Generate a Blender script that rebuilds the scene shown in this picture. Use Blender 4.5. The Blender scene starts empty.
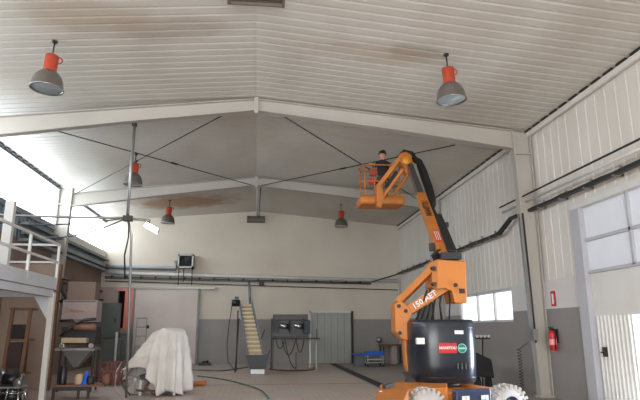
import bpy, bmesh, math, random
from mathutils import Vector as V, Matrix as Mx
random.seed(7)
PI = math.pi
sc = bpy.context.scene
COL = sc.collection
# ---------------------------------------------------------------- camera
FPX = 560.0; YAW = .1103; PITCH = .227; ROLL = -.0016; CAMZ = 1.5
cy_, sy_, cp_, sp_ = math.cos(YAW), math.sin(YAW), math.cos(PITCH), math.sin(PITCH)
F_ = V((sy_*cp_, cy_*cp_, sp_)); R0 = V((cy_, -sy_, 0)); U0 = R0.cross(F_)
R_ = R0*math.cos(ROLL) + U0*math.sin(ROLL); U_ = U0*math.cos(ROLL) - R0*math.sin(ROLL)
cam_d = bpy.data.cameras.new('camera'); cam = bpy.data.objects.new('camera', cam_d); COL.objects.link(cam)
cam_d.sensor_width = 36; cam_d.lens = FPX*36/640; cam_d.clip_end = 200; cam_d.clip_start = .05
cam.matrix_world = Mx(((R_.x, U_.x, -F_.x, 0), (R_.y, U_.y, -F_.y, 0), (R_.z, U_.z, -F_.z, CAMZ), (0, 0, 0, 1)))
sc.camera = cam
# ---------------------------------------------------------------- light and exposure
sc.view_settings.view_transform = 'Standard'; sc.view_settings.look = 'None'
sc.view_settings.gamma = 1; sc.view_settings.use_curve_mapping = False
sc.view_settings.exposure = 1.33
W = bpy.data.worlds.new('world'); sc.world = W; W.use_nodes = True
bg = W.node_tree.nodes['Background']; bg.inputs[0].default_value = (.80, .90, 1.0, 1); bg.inputs[1].default_value = 1.6
CLER = 3.3       # daylight through the translucent strip
WINB = .45
def area(name, loc, rot, sx, sy, power, color):
    l = bpy.data.lights.new(name, 'AREA'); l.shape = 'RECTANGLE'; l.size = sx; l.size_y = sy; l.energy = power; l.color = color
    o = bpy.data.objects.new(name, l); o.location = loc; o.rotation_euler = rot; COL.objects.link(o); return o
# added fill light from an invented opening behind the camera, and daylight through the wicket of the big door
area('rear_fill_light', (0, -4.8, 2.5), (PI/2, 0, 0), 9, 4.5, 430, (1, .96, .92))
area('doorway_daylight', (7.3, 8.9, 1.5), (0, PI/2, 0), 2.6, 1.4, 330, (.72, .82, 1))
# ---------------------------------------------------------------- helpers
def ray(u, v): return R_*((u-320)/FPX) - U_*((v-200)/FPX) + F_
O_ = V((0, 0, CAMZ))
def at(u, v, Y): d = ray(u, v); return O_ + d*(Y/d.y)
def onX(u, v, X): d = ray(u, v); return O_ + d*(X/d.x)
def onZ(u, v, Z): d = ray(u, v); return O_ + d*((Z-CAMZ)/d.z)
def lin(c): return tuple(((x/255)/12.92 if x/255 <= .04045 else ((x/255+.055)/1.055)**2.4) for x in c)
MATS = {}
def mat(name, rgb, rough=.6, metal=0, dirt=0, dirt_rgb=(70, 60, 50), scale=3, bump=0, bscale=40, emit=0, spec=None, alpha=1, stretch=None):
    if name in MATS: return MATS[name]
    m = bpy.data.materials.new(name); m.use_nodes = True; nt = m.node_tree; N = nt.nodes; L = nt.links
    b = N['Principled BSDF']; c = (*lin(rgb), 1)
    b.inputs['Base Color'].default_value = c; b.inputs['Roughness'].default_value = rough; b.inputs['Metallic'].default_value = metal
    if spec is not None: b.inputs['Specular IOR Level'].default_value = spec
    if alpha < 1: b.inputs['Alpha'].default_value = alpha
    tc = N.new('ShaderNodeTexCoord')
    src = tc.outputs['Object']
    if stretch:
        mp = N.new('ShaderNodeMapping'); mp.inputs['Scale'].default_value = stretch; L.new(src, mp.inputs[0]); src = mp.outputs[0]
    nz = N.new('ShaderNodeTexNoise'); nz.inputs['Scale'].default_value = scale; nz.inputs['Detail'].default_value = 5; L.new(src, nz.inputs['Vector'])
    rp = N.new('ShaderNodeValToRGB'); rp.color_ramp.elements[0].position = .42; rp.color_ramp.elements[1].position = .72
    L.new(nz.outputs[0], rp.inputs[0])
    mu = N.new('ShaderNodeMath'); mu.operation = 'MULTIPLY'; mu.inputs[1].default_value = dirt or .06; L.new(rp.outputs[0], mu.inputs[0])
    mx = N.new('ShaderNodeMix'); mx.data_type = 'RGBA'; L.new(mu.outputs[0], mx.inputs[0])
    mx.inputs[6].default_value = c; mx.inputs[7].default_value = (*lin(dirt_rgb if dirt else tuple(x*.8 for x in rgb)), 1)
    L.new(mx.outputs[2], b.inputs['Base Color'])
    if bump:
        n2 = N.new('ShaderNodeTexNoise'); n2.inputs['Scale'].default_value = bscale; L.new(tc.outputs['Object'], n2.inputs['Vector'])
        bp = N.new('ShaderNodeBump'); bp.inputs['Strength'].default_value = bump; L.new(n2.outputs[0], bp.inputs['Height']); L.new(bp.outputs[0], b.inputs['Normal'])
    if emit:
        b.inputs['Emission Color'].default_value = c; b.inputs['Emission Strength'].default_value = emit
    MATS[name] = m; return m
ORG = {}
class MB:
    def __init__(s): s.bm = bmesh.new(); s.uvmat = []
    def box(s, a, b, mi=0):
        x0, y0, z0 = a; x1, y1, z1 = b
        vs = [s.bm.verts.new(p) for p in ((x0,y0,z0),(x1,y0,z0),(x1,y1,z0),(x0,y1,z0),(x0,y0,z1),(x1,y0,z1),(x1,y1,z1),(x0,y1,z1))]
        for f in ((0,3,2,1),(4,5,6,7),(0,1,5,4),(1,2,6,5),(2,3,7,6),(3,0,4,7)):
            s.bm.faces.new([vs[i] for i in f]).material_index = mi
        return vs
    def cbox(s, c, sz, M=None, mi=0):
        vs = s.box([-q/2 for q in sz], [q/2 for q in sz], mi)
        for v in vs: v.co = (M @ v.co if M else v.co) + V(c)
        return s
    def bar(s, p, q, w, h=None, up=(0, 0, 1), mi=0):
        p = V(p); q = V(q); h = h or w; d = (q-p); n = d.normalized(); u = V(up)
        if abs(n.dot(u)) > .97: u = V((0, 1, 0)) if abs(n.y) < .9 else V((1, 0, 0))
        r = n.cross(u).normalized(); u = r.cross(n)
        M = Mx((r, n, u)).transposed()
        return s.cbox((p+q)/2, (w, d.length, h), M, mi)
    def ring(s, c, r, ax, seg, ph=0, sq=1):
        ax = V(ax).normalized(); a = ax.orthogonal().normalized() if abs(ax.z) < .99 else V((1, 0, 0)); b = ax.cross(a)
        return [s.bm.verts.new(V(c) + a*(r*math.cos(2*PI*i/seg+ph)) + b*(r*sq*math.sin(2*PI*i/seg+ph))) for i in range(seg)]
    def skin(s, A, B, mi=0, smooth=True):
        n = len(A)
        for i in range(n):
            f = s.bm.faces.new((A[i], A[(i+1) % n], B[(i+1) % n], B[i])); f.smooth = smooth; f.material_index = mi
    def cap(s, A, mi=0):
        f = s.bm.faces.new(A); f.material_index = mi
    def cyl(s, p, q, r, r2=None, seg=16, mi=0):
        p = V(p); q = V(q); d = q-p
        A = s.ring(p, r, d, seg); B = s.ring(q, r if r2 is None else r2, d, seg); s.skin(A, B, mi); s.cap(A[::-1], mi); s.cap(B, mi); return s
    def tube(s, pts, r, seg=6, mi=0):
        pts = [V(p) for p in pts]; prev = None; a = None
        for i, p in enumerate(pts):
            d = (pts[min(i+1, len(pts)-1)] - pts[max(i-1, 0)]).normalized()
            if a is None: a = d.orthogonal().normalized()
            a = (a - d*a.dot(d)).normalized(); b = d.cross(a)
            R = [s.bm.verts.new(p + a*(r*math.cos(2*PI*k/seg)) + b*(r*math.sin(2*PI*k/seg))) for k in range(seg)]
            if prev: s.skin(prev, R, mi)
            else: s.cap(R[::-1], mi)
            prev = R
        s.cap(prev, mi); return s
    def lathe(s, prof, c=(0, 0, 0), ax=(0, 0, 1), seg=24, mi=0, close=False):
        c = V(c); n = V(ax).normalized(); prev = None
        for k, (r, z) in enumerate(prof):
            R = s.ring(c+n*z, max(r, 1e-4), n, seg)
            if prev: s.skin(prev, R, mi)
            elif close: s.cap(R[::-1], mi)
            prev = R
        if close: s.cap(prev, mi)
        return s
    def prism(s, poly, d, mi=0):
        d = V(d); A = [s.bm.verts.new(V(p)) for p in poly]; B = [s.bm.verts.new(V(p)+d) for p in poly]
        s.skin(A, B, mi, False); s.cap(A[::-1], mi); s.cap(B, mi); return s
    def loft(s, rings, mi=0, cap=True, smooth=True):
        P = None; first = None
        for r in rings:
            R = [s.bm.verts.new(V(p)) for p in r]
            if P: s.skin(P, R, mi, smooth)
            else: first = R
            P = R
        if cap: s.cap(first[::-1], mi); s.cap(P, mi)
        return s
    def build(s, name, m, parent=None, bevel=0, loc=None, shade=False, keep=False):
        bmesh.ops.recalc_face_normals(s.bm, faces=s.bm.faces[:])
        me = bpy.data.meshes.new(name); o = bpy.data.objects.new(name, me); COL.objects.link(o)
        if parent is not None:
            org = ORG.get(parent.name, V((0, 0, 0)))
            o.parent = parent
        else:
            if loc is None:
                xs = [v.co for v in s.bm.verts]
                org = V(((min(v.x for v in xs)+max(v.x for v in xs))/2, (min(v.y for v in xs)+max(v.y for v in xs))/2, min(v.z for v in xs)))
            else: org = V(loc)
            if keep: org = V((0, 0, 0))
            o.location = org
        ORG[o.name] = org
        for v in s.bm.verts: v.co -= org
        s.bm.to_mesh(me); s.bm.free()
        for x in (m if isinstance(m, (list, tuple)) else [m]): me.materials.append(x)
        if shade:
            for p in me.polygons: p.use_smooth = True
        if bevel:
            b = o.modifiers.new('bevel', 'BEVEL'); b.width = bevel; b.segments = 2; b.limit_method = 'ANGLE'; b.angle_limit = .7
        return o
def tag(o, label=None, cat=None, group=None, kind=None):
    for k, x in (('label', label), ('category', cat), ('group', group), ('kind', kind)):
        if x: o[k] = x
    return o
def thing(name, loc, label, cat, group=None, local=False):
    o = bpy.data.objects.new(name, None); COL.objects.link(o); o.location = loc; o.empty_display_size = .1
    ORG[o.name] = V((0, 0, 0)) if local else V(loc)
    return tag(o, label, cat, group)
def copy_tree(o, parent=None):
    c = o.copy(); COL.objects.link(c)
    if parent: c.parent = parent
    for ch in list(o.children): copy_tree(ch, c)
    return c
def struct(o): o['kind'] = 'structure'; return o
def box(name, a, b, m, parent=None, bevel=0): return MB_box(a, b).build(name, m, parent, bevel)
def MB_box(a, b): q = MB(); q.box(a, b); return q
def text(name, body, size, origin, xdir, ydir, m, parent=None, depth=.002, align='CENTER'):
    cu = bpy.data.curves.new(name, 'FONT'); cu.body = body; cu.size = size; cu.extrude = depth; cu.align_x = align; cu.align_y = 'CENTER'; cu.offset = size*.02
    cu.resolution_u = 2
    t = bpy.data.objects.new('tmp_text', cu); COL.objects.link(t)
    bpy.context.view_layer.update()
    me = bpy.data.meshes.new_from_object(t.evaluated_get(bpy.context.evaluated_depsgraph_get()))
    bpy.data.objects.remove(t); bpy.data.curves.remove(cu)
    x = V(xdir).normalized(); z = x.cross(V(ydir)).normalized(); y = z.cross(x)
    org = ORG.get(parent.name, V((0, 0, 0))) if parent else V((0, 0, 0))
    for v in me.vertices: v.co = V(origin) - org + x*v.co.x + y*v.co.y + z*v.co.z
    o = bpy.data.objects.new(name, me); COL.objects.link(o); o.parent = parent; me.materials.clear(); me.materials.append(m); return o
def sag(p, q, s, n=12):
    p = V(p); q = V(q); return [p.lerp(q, i/n) - V((0, 0, s*4*(i/n)*(1-i/n))) for i in range(n+1)]
# ---------------------------------------------------------------- hall dimensions
XL, XR, D, ZE, XM, ZR, ZW, Y0 = -6.94, 6.68, 26.04, 6.34, -.13, 6.93, 1.95, -5.0
Y1, Y2 = 12.69, 19.84
SL = (ZR-ZE)/((XR-XL)/2)
def zc(x): return ZR - SL*abs(x-XM)
# ---------------------------------------------------------------- materials
M = {}
M['ceil'] = mat('ceiling_sheet', (196, 191, 180), .45, 0, .35, (150, 132, 112), .6, stretch=(1, .5, 1))
M['clad'] = mat('wall_cladding', (214, 208, 200), .5, 0, .25, (172, 160, 144), .8, stretch=(1, 1, .3))
M['plaster'] = mat('cream_plaster', (207, 197, 182), .75, 0, .3, (176, 160, 142), .5)
M['grey'] = mat('grey_wall_paint', (141, 136, 132), .5, 0, .3, (118, 113, 108), 1.2)
M['brown'] = mat('brown_wall', (136, 115, 102), .8, 0, .5, (105, 80, 66), 1.1)  # brown takes in the shade and red reflection on the left wall
M['pink'] = mat('pinkish_panel', (176, 160, 154), .7, 0, .4, (140, 116, 106), 1)  # pink tint carries shade and red reflection of the back left corner
M['frame'] = mat('frame_paint', (176, 170, 161), .5, 0, .25, (158, 146, 132), 1.2)
M['steelw'] = mat('white_steel', (208, 206, 201), .45, 0, .2, (170, 160, 148), 1.5)
M['steelg'] = mat('grey_steel', (128, 136, 140), .5, .2, .3, (90, 90, 88), 2)
M['galv'] = mat('galvanised_steel', (150, 152, 150), .4, .7)
M['dark'] = mat('dark_metal', (46, 44, 44), .5, .3)
M['black'] = mat('black_plastic', (22, 23, 26), .4)
M['cable'] = mat('black_cable', (34, 32, 32), .6)
M['white'] = mat('white_plastic', (225, 225, 222), .5)
M['chrome'] = mat('chrome_steel', (205, 205, 205), .2, 1)
M['daylight'] = mat('translucent_daylight_panel', (236, 246, 255), .6, emit=CLER)
M['winlight'] = mat('window_daylight_glass', (235, 244, 255), .3, emit=WINB)
M['orange'] = mat('lift_orange_paint', (194, 116, 42), .45, 0, .4, (138, 82, 36), 3)
M['lampor'] = mat('lamp_orange_paint', (180, 70, 46), .5)
M['turret'] = mat('turret_black_paint', (30, 36, 44), .28, 0, .2, (20, 22, 26), 2)
M['tyre'] = mat('pale_tyre_rubber', (186, 182, 178), .8, 0, .3, (120, 112, 104), 6)
M['rubber'] = mat('black_rubber', (28, 27, 28), .7)
M['red'] = mat('red_paint', (190, 32, 34), .4)
M['green'] = mat('green_paint', (20, 120, 100), .4)
M['coral'] = mat('coral_curtain', (236, 144, 126), .6)
M['cloth'] = mat('white_dust_sheet', (202, 197, 190), .9, 0, .35, (160, 148, 138), 2.5, bump=.6, bscale=9)
M['belt'] = mat('cream_belt', (182, 158, 128), .6, 0, .3, (160, 140, 112), 4)
M['blue'] = mat('blue_plastic', (28, 96, 205), .45)
M['wood'] = mat('brown_wood', (118, 84, 62), .7, 0, .4, (96, 62, 42), 3)
M['cab'] = mat('cabinet_grey_green', (104, 110, 108), .5, .1, .3, (80, 82, 80), 3)
M['lens'] = mat('lamp_glass', (150, 160, 160), .08, 0, spec=.9)
M['alu'] = mat('spun_aluminium', (150, 146, 142), .28, .9, .2, (110, 104, 98), 6)
M['skin'] = mat('skin', (196, 140, 112), .6)
M['shirt'] = mat('dark_shirt', (38, 36, 42), .85)
M['trousers'] = mat('grey_trousers', (92, 70, 64), .85)
M['hair'] = mat('black_hair', (24, 20, 18), .8)
M['harness'] = mat('red_harness', (190, 60, 40), .7)
M['hose'] = mat('green_hose', (58, 92, 74), .6)

def floor_mat():
    m = bpy.data.materials.new('tiled_floor'); m.use_nodes = True; N = m.node_tree.nodes; L = m.node_tree.links; b = N['Principled BSDF']
    tc = N.new('ShaderNodeTexCoord'); br = N.new('ShaderNodeTexBrick'); L.new(tc.outputs['Object'], br.inputs[0])
    br.offset = .5; br.inputs['Scale'].default_value = 1; br.inputs['Brick Width'].default_value = .3; br.inputs['Row Height'].default_value = .15
    br.inputs['Mortar Size'].default_value = .008
    br.inputs['Color1'].default_value = (*lin((190, 170, 156)), 1); br.inputs['Color2'].default_value = (*lin((180, 161, 148)), 1); br.inputs['Mortar'].default_value = (*lin((128, 112, 100)), 1)
    nz = N.new('ShaderNodeTexNoise'); nz.inputs['Scale'].default_value = .55; nz.inputs['Detail'].default_value = 6; L.new(tc.outputs['Object'], nz.inputs[0])
    rp = N.new('ShaderNodeValToRGB'); rp.color_ramp.elements[0].position = .4; rp.color_ramp.elements[1].position = .68; L.new(nz.outputs[0], rp.inputs[0])
    mx = N.new('ShaderNodeMix'); mx.data_type = 'RGBA'; L.new(rp.outputs[0], mx.inputs[0]); L.new(br.outputs[0], mx.inputs[6]); mx.inputs[7].default_value = (*lin((172, 160, 154)), 1)
    L.new(mx.outputs[2], b.inputs['Base Color']); b.inputs['Roughness'].default_value = .38
    r2 = N.new('ShaderNodeMapRange'); r2.inputs[3].default_value = .25; r2.inputs[4].default_value = .6; L.new(nz.outputs[0], r2.inputs[0]); L.new(r2.outputs[0], b.inputs['Roughness'])
    return m
M['floor'] = floor_mat()
def ceil_mat():     # off-white ribbed sheet with the leak stains of the last bay
    m = mat('ceiling_sheet', (0, 0, 0)); N = m.node_tree.nodes; L = m.node_tree.links; b = N['Principled BSDF']
    base = b.inputs['Base Color'].links[0].from_socket; tc = N.new('ShaderNodeTexCoord')
    cur = base
    for (c, sx, sy, rgb, st) in (((-3.1, 23.2), 2.6, 1.5, (146, 106, 72), .95), ((-1.8, 9.4), 1.6, .5, (140, 118, 92), .4), ((2.3, 9.8), 1.8, .5, (156, 134, 104), .35), ((-3.0, 8.9), 1.2, .6, (160, 138, 108), .4)):
        mp = N.new('ShaderNodeMapping'); mp.vector_type = 'POINT'; mp.inputs['Location'].default_value = (-c[0]/sx, -c[1]/sy, 0); mp.inputs['Scale'].default_value = (1/sx, 1/sy, 0)
        L.new(tc.outputs['Object'], mp.inputs[0])
        nz = N.new('ShaderNodeTexNoise'); nz.inputs['Scale'].default_value = 1.6; nz.inputs['Detail'].default_value = 4; L.new(tc.outputs['Object'], nz.inputs[0])
        ad = N.new('ShaderNodeMix'); ad.data_type = 'VECTOR'; ad.inputs[0].default_value = .35; L.new(mp.outputs[0], ad.inputs[4]); L.new(nz.outputs[1], ad.inputs[5])
        ln = N.new('ShaderNodeVectorMath'); ln.operation = 'LENGTH'; L.new(mp.outputs[0], ln.inputs[0])
        a2 = N.new('ShaderNodeMath'); a2.operation = 'MULTIPLY_ADD'; a2.inputs[1].default_value = .9; L.new(nz.outputs[0], a2.inputs[0]); L.new(ln.outputs['Value'], a2.inputs[2])
        mr = N.new('ShaderNodeMapRange'); mr.inputs[1].default_value = 1.45; mr.inputs[2].default_value = .95; mr.inputs[3].default_value = 0; mr.inputs[4].default_value = st; L.new(a2.outputs[0], mr.inputs[0])
        mx = N.new('ShaderNodeMix'); mx.data_type = 'RGBA'; L.new(mr.outputs[0], mx.inputs[0]); L.new(cur, mx.inputs[6]); mx.inputs[7].default_value = (*lin(rgb), 1); cur = mx.outputs[2]
    L.new(cur, b.inputs['Base Color']); return m
M['ceil'] = ceil_mat()
# ---------------------------------------------------------------- room shell
struct(MB_box((XL-.3, Y0, -.2), (XR+.3, D+.3, 0)).build('floor', M['floor'], keep=True))
g = MB_box((XR+.3, -30, -.3), (40, 60, -.02)).build('floor_yard', mat('yard_concrete', (190, 186, 178), .9), keep=True); struct(g)
def ribsheet(P, run, across, length, width, pitch, depth, nrm, hat=.3):
    """trapezoid-ribbed sheet: ribs repeat along `run`, run on along `across`"""
    q = MB(); P = V(P); run = V(run); across = V(across); nrm = V(nrm)
    prof = []; t = 0
    while t < length-1e-6:
        for f, h in ((0, 0), (1-hat-.12, 0), (1-hat, 1), (1-.12, 1)):
            s = t+f*pitch
            if s < length: prof.append((s, h*depth))
        t += pitch
    prof.append((length, 0))
    A = [q.bm.verts.new(P+run*s+nrm*h) for s, h in prof]; B = [q.bm.verts.new(P+run*s+nrm*h+across*width) for s, h in prof]
    for i in range(len(A)-1): q.bm.faces.new((A[i], A[i+1], B[i+1], B[i]))
    return q
def ceiling():
    q = MB()
    for sgn, xe in ((-1, XL), (1, XR)):
        ac = V((xe-XM, 0, ZE-ZR)); w = ac.length; ac.normalize()
        n = V((0, 1, 0)).cross(ac)
        if n.z > 0: n = -n
        s = ribsheet((XM, Y0, ZR), (0, 1, 0), ac, D-Y0, w, .25, .009, -n, .2)
        me = bpy.data.meshes.new('t'); s.bm.to_mesh(me); q.bm.from_mesh(me); bpy.data.meshes.remove(me); s.bm.free()
        # outer skin of the roof
        a = V((XM, Y0, ZR+.15)); b_ = V((xe+sgn*.3, Y0, ZE+.15-SL*.3))
        q.prism([a, b_, b_+V((0, 0, .1)), a+V((0, 0, .1))], (0, D-Y0, 0))
    return struct(q.build('ceiling', M['ceil'], keep=True))
ceiling()
# back wall: grey skirt paint, pinkish lower left, cream gable
q = MB(); q.prism([(XL-.3, D, 3.35), (XR+.3, D, 3.35), (XR+.3, D, ZE+.12), (XM, D, ZR+.12), (XL-.3, D, ZE+.12)], (0, .25, 0))
q.box((-2.57, D, ZW), (XR+.3, D+.25, 3.35)); wb = struct(q.build('wall_back', M['plaster'], keep=True))
struct(MB_box((-2.57, D, 0), (XR, D+.25, ZW)).build('wall_back_grey_paint', M['grey'], keep=True))
q = MB(); q.box((XL, D, 0), (-6.15, D+.25, 3.35)); q.box((-6.15, D, 3.2), (-5.5, D+.25, 3.35)); q.box((-6.15, D, 0), (-5.5, D+.25, 1.55)); q.box((-5.5, D, 0), (-2.57, D+.25, 3.35))
struct(q.build('wall_back_lower', M['pink'], keep=True))
# left wall
struct(MB_box((XL-.25, Y0, 0), (XL, D, 4.1)).build('wall_left', M['brown'], keep=True))
q = ribsheet((XL-.05, Y0, 4.1), (0, 1, 0), (0, 0, 1), D-Y0, .85, .3, .03, (1, 0, 0)); struct(q.build('wall_left_band', mat('blue_grey_sheet', (126, 138, 150), .5, 0, .2, (100, 108, 116), 1), keep=True))
struct(MB_box((XL-.2, Y0, ZE-.03), (XL, D, ZE+.12)).build('wall_left_top', M['steelg'], keep=True))
for i, (ya, yb) in enumerate(((Y0, 5.35), (5.75, Y1-.2), (Y1+.2, Y2-.2), (Y2+.2, D))):
    w = ribsheet((XL-.1, ya, 4.95), (0, 1, 0), (0, 0, 1), yb-ya, ZE-4.95, .3, .02, (1, 0, 0)).build('window_%d' % (i+1), M['daylight'], keep=True); struct(w)
    w['label'] = 'translucent daylight strip under the left eave'
    q = MB(); q.box((XL-.06, ya, 4.9), (XL+.05, yb, 4.97)); q.box((XL-.06, ya, ZE-.1), (XL+.04, yb, ZE-.02)); q.build('window_frame', M['steelg'], w)
struct(MB_box((XL, Y2+.2, 4.66), (XL+.14, D, 4.9)).build('trim_1', M['steelw'], keep=True))
struct(MB_box((XL, Y0, 4.8), (XL+.06, Y2-.2, 4.9)).build('trim_2', M['steelg'], keep=True))
# right wall: masonry below 2.6 with grey paint to 1.95, ribbed cladding above
DY0, DY1, DZ = 6.0, 10.75, 3.95          # big door opening
WY0, WY1, WZ0, WZ1 = 14.35, 18.3, 1.69, 2.56
q = MB(); q.box((XR, Y0, 0), (XR+.25, DY0, ZW)); q.box((XR, DY1, 0), (XR+.25, WY0, ZW)); q.box((XR, WY1, 0), (XR+.25, D, ZW)); q.box((XR, WY0, 0), (XR+.25, WY1, WZ0))
struct(q.build('wall_right_grey_paint', M['grey'], keep=True))
q = MB(); q.box((XR, Y0, ZW), (XR+.25, DY0, 2.6)); q.box((XR, DY1, ZW), (XR+.25, WY0, 2.6)); q.box((XR, WY1, ZW), (XR+.25, D, 2.6)); q.box((XR, WY0, WZ1), (XR+.25, WY1, 2.6))
struct(q.build('wall_right', mat('white_masonry', (206, 202, 200), .7, 0, .2, (180, 172, 166), .8), keep=True))
for nm, ya, yb, za in (('wall_right_cladding', DY1, D, 2.6), ('wall_right_cladding', DY0, DY1, DZ), ('wall_right_cladding', Y0, DY0, 2.6)):
    q = ribsheet((XR+.03, ya, za), (0, 1, 0), (0, 0, 1), yb-ya, ZE-za+.1, .33, .03, (1, 0, 0), .02)
    q.box((XR+.08, ya, za), (XR+.2, yb, ZE+.1)); struct(q.build(nm, M['clad'], keep=True))
struct(MB_box((XR-.07, Y0, ZE-.16), (XR, D, ZE-.04)).build('trim_3', M['clad'], keep=True))
q = MB()
for i in range(75):
    y = Y0+.2+i*.41; q.box((XR-.1, y, ZE-.03), (XR-.05, y+.28, ZE+.0))
struct(q.build('trim_4', M['dark'], keep=True))
q = MB()
for i in range(60):
    y = Y0+.2+i*.41; q.box((XL+.05, y, ZE-.05), (XL+.1, y+.28, ZE-.02))
struct(q.build('trim_5', M['dark'], keep=True))
# unseen rear wall, its gateway made up to let sky light in
q = MB(); q.box((XL, Y0-.25, 0), (-5, Y0, 5)); q.box((5, Y0-.25, 0), (XR, Y0, 5)); q.prism([(XL, Y0, 5), (XR, Y0, 5), (XR, Y0, ZE+.12), (XM, Y0, ZR+.12), (XL, Y0, ZE+.12)], (0, -.25, 0))
struct(q.build('wall_rear', M['plaster'], keep=True))
# right window
w = struct(MB_box((XR+.12, WY0, WZ0), (XR+.14, WY1, WZ1)).build('window_5', M['winlight'], keep=True)); w['label'] = 'wide low window glowing with daylight in the right wall'
q = MB()
for y in (WY0+.03, 15.6, 16.85, WY1-.03): q.box((XR+.04, y-.03, WZ0), (XR+.11, y+.03, WZ1))
for z in (WZ0+.03, WZ1-.03): q.box((XR+.04, WY0, z-.03), (XR+.11, WY1, z+.03))
q.build('window_frame', M['steelw'], w)
# big ribbed door in the right wall, with wicket standing open at its near end
dr = struct(thing('door_1', (XR, 8.4, 0), 'tall white steel door with ribbed lower leaf in the right wall', None)); del dr['label']
q = MB(); q.box((XR-.1, DY1-.02, 0), (XR+.2, DY1+.3, DZ+.12)); q.build('door_jamb', mat('jamb_grey', (176, 176, 180), .5, 0, .2, (150, 148, 148), 1.5), dr)
q = MB(); q.box((XR-.11, DY0, DZ), (XR+.19, DY1+.31, DZ+.13)); q.build('door_head', M['steelw'], dr)
q = MB(); q.box((XR+.02, DY0, 2.62), (XR+.06, DY1, DZ)); q.build('upper_panel', mat('milky_door_panel', (222, 226, 232), .4), dr)
q = MB()
for z in (3.27, 2.62): q.box((XR-.03, DY0, z-.03), (XR+.03, DY1, z+.03))
for y in (9.3, 7.7): q.box((XR-.03, y-.03, 2.62), (XR+.03, y+.03, DZ))
q.build('door_rail', mat('jamb_grey', (0, 0, 0)), dr)
q = MB(); q.box((XR+.02, DY0, 1.75), (XR+.07, DY1, 2.6)); q.build('middle_panel', M['steelw'], dr)
q = ribsheet((XR+.04, 9.62, .02), (0, 1, 0), (0, 0, 1), DY1-9.62, 1.75, .12, .03, (-1, 0, 0), .4); q.box((XR+.05, 9.62, .02), (XR+.08, DY1, 1.75)); lf = q.build('ribbed_leaf', M['steelw'], dr)
q = MB(); q.box((XR-.06, 10.42, .98), (XR+.02, 10.48, 1.16)); q.cyl((XR-.1, 10.3, 1.06), (XR-.1, 10.46, 1.06), .015); q.build('door_handle', M['dark'], lf)
q = ribsheet((XR+.04, DY0, .02), (0, 1, 0), (0, 0, 1), 8.5-DY0, 1.75, .12, .03, (-1, 0, 0), .4); q.build('ribbed_leaf', M['steelw'], dr)
struct(MB_box((XR-.02, Y0, 0), (XR, DY0-.05, .1)).build('baseboard_right', M['grey'], keep=True))
struct(MB_box((3.6, Y0, 0), (XR, D, .003)).build('floor_concrete', mat('worn_grey_concrete', (150, 142, 132), .5, 0, .4, (124, 116, 106), .7), keep=True))
struct(MB_box((XL, 16.45, 0), (3.2, 16.53, .003)).build('floor_joint', mat('joint_brown', (112, 98, 86), .8), keep=True))
# floor drain channel
dn = thing('floor_drain', (3.4, 20, 0), 'long dark slotted drain channel crossing the floor to the back door', 'drain')
q = MB()
for x in (3.2, 3.56): q.box((x, 13.5, 0), (x+.04, 25.9, .012))
q.build('drain_rim', M['galv'], dn)
q = MB(); q.box((3.24, 13.5, 0), (3.56, 25.9, .004)); q.build('drain_bed', mat('drain_bed', (48, 42, 40), .8), dn)
q = MB()
for i in range(155): q.box((3.24, 13.52+i*.08, .004), (3.56, 13.55+i*.08, .01))
q.build('drain_grate', M['dark'], dn)
# ---------------------------------------------------------------- portal frames
def hbar(q, poly_top, poly_bot, y, w=.2, t=.02):
    """I-section between a top and a bottom polyline (lists of (x,z)), web in plane y"""
    pts = poly_top + poly_bot[::-1]
    q.prism([(x, y-.01, z) for x, z in pts], (0, .02, 0))
    for pl, d in ((poly_top, -t), (poly_bot, t)):
        for (xa, za), (xb, zb) in zip(pl, pl[1:]):
            q.prism([(xa, y-w/2, za), (xb, y-w/2, zb), (xb, y-w/2, zb+d), (xa, y-w/2, za+d)], (0, w, 0))
def frame(y, label, cols=True):
    t = thing('portal_frame', (XM, y, 0), label, 'steel frame')
    for s, xe in ((-1, XL), (1, XR)):
        q = MB(); xi = xe - s*.45
        dr_ = .2 if s < 0 else 0; hbar(q, [(XM, zc(XM)-.04), (xi, zc(xi)-.04-dr_)], [(XM, ZR-.34), (XM+s*3.2, zc(3.2)-.39-dr_*.5), (xi, zc(xi)-.52-dr_)], y)
        q.build('rafter', M['frame'], t)
        q = MB(); a, b, c = xe-s*.03, xe-s*.47, xe-s*.3
        q.prism([(a, y-.01, 0), (c, y-.01, 0), (b, y-.01, zc(b)-.05), (a, y-.01, zc(a)-.05)], (0, .02, 0))
        for (x0, x1) in ((a, a), (c, b)):
            q.prism([(x0, y-.11, 0), (x0+s*.025, y-.11, 0), (x1+s*.025, y-.11, zc(b)-.05), (x1, y-.11, zc(b)-.05)], (0, .22, 0))
        q.box((min(b, a), y-.1, 5.72), (max(b, a), y+.1, 5.75)); q.box((min(a, c)-.03, y-.14, 0), (max(a, c)+.03, y+.14, .03))
        q.build('column', M['frame'], t)
    q = MB(); q.box((XM-.05, y-.13, ZR-.42), (XM+.05, y+.13, ZR-.02)); q.build('ridge_plate', M['frame'], t)
frame(Y1, 'white steel portal frame nearest in view, spanning the whole hall')
frame(Y2, 'white steel portal frame farther off, nearer the back wall')
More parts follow.
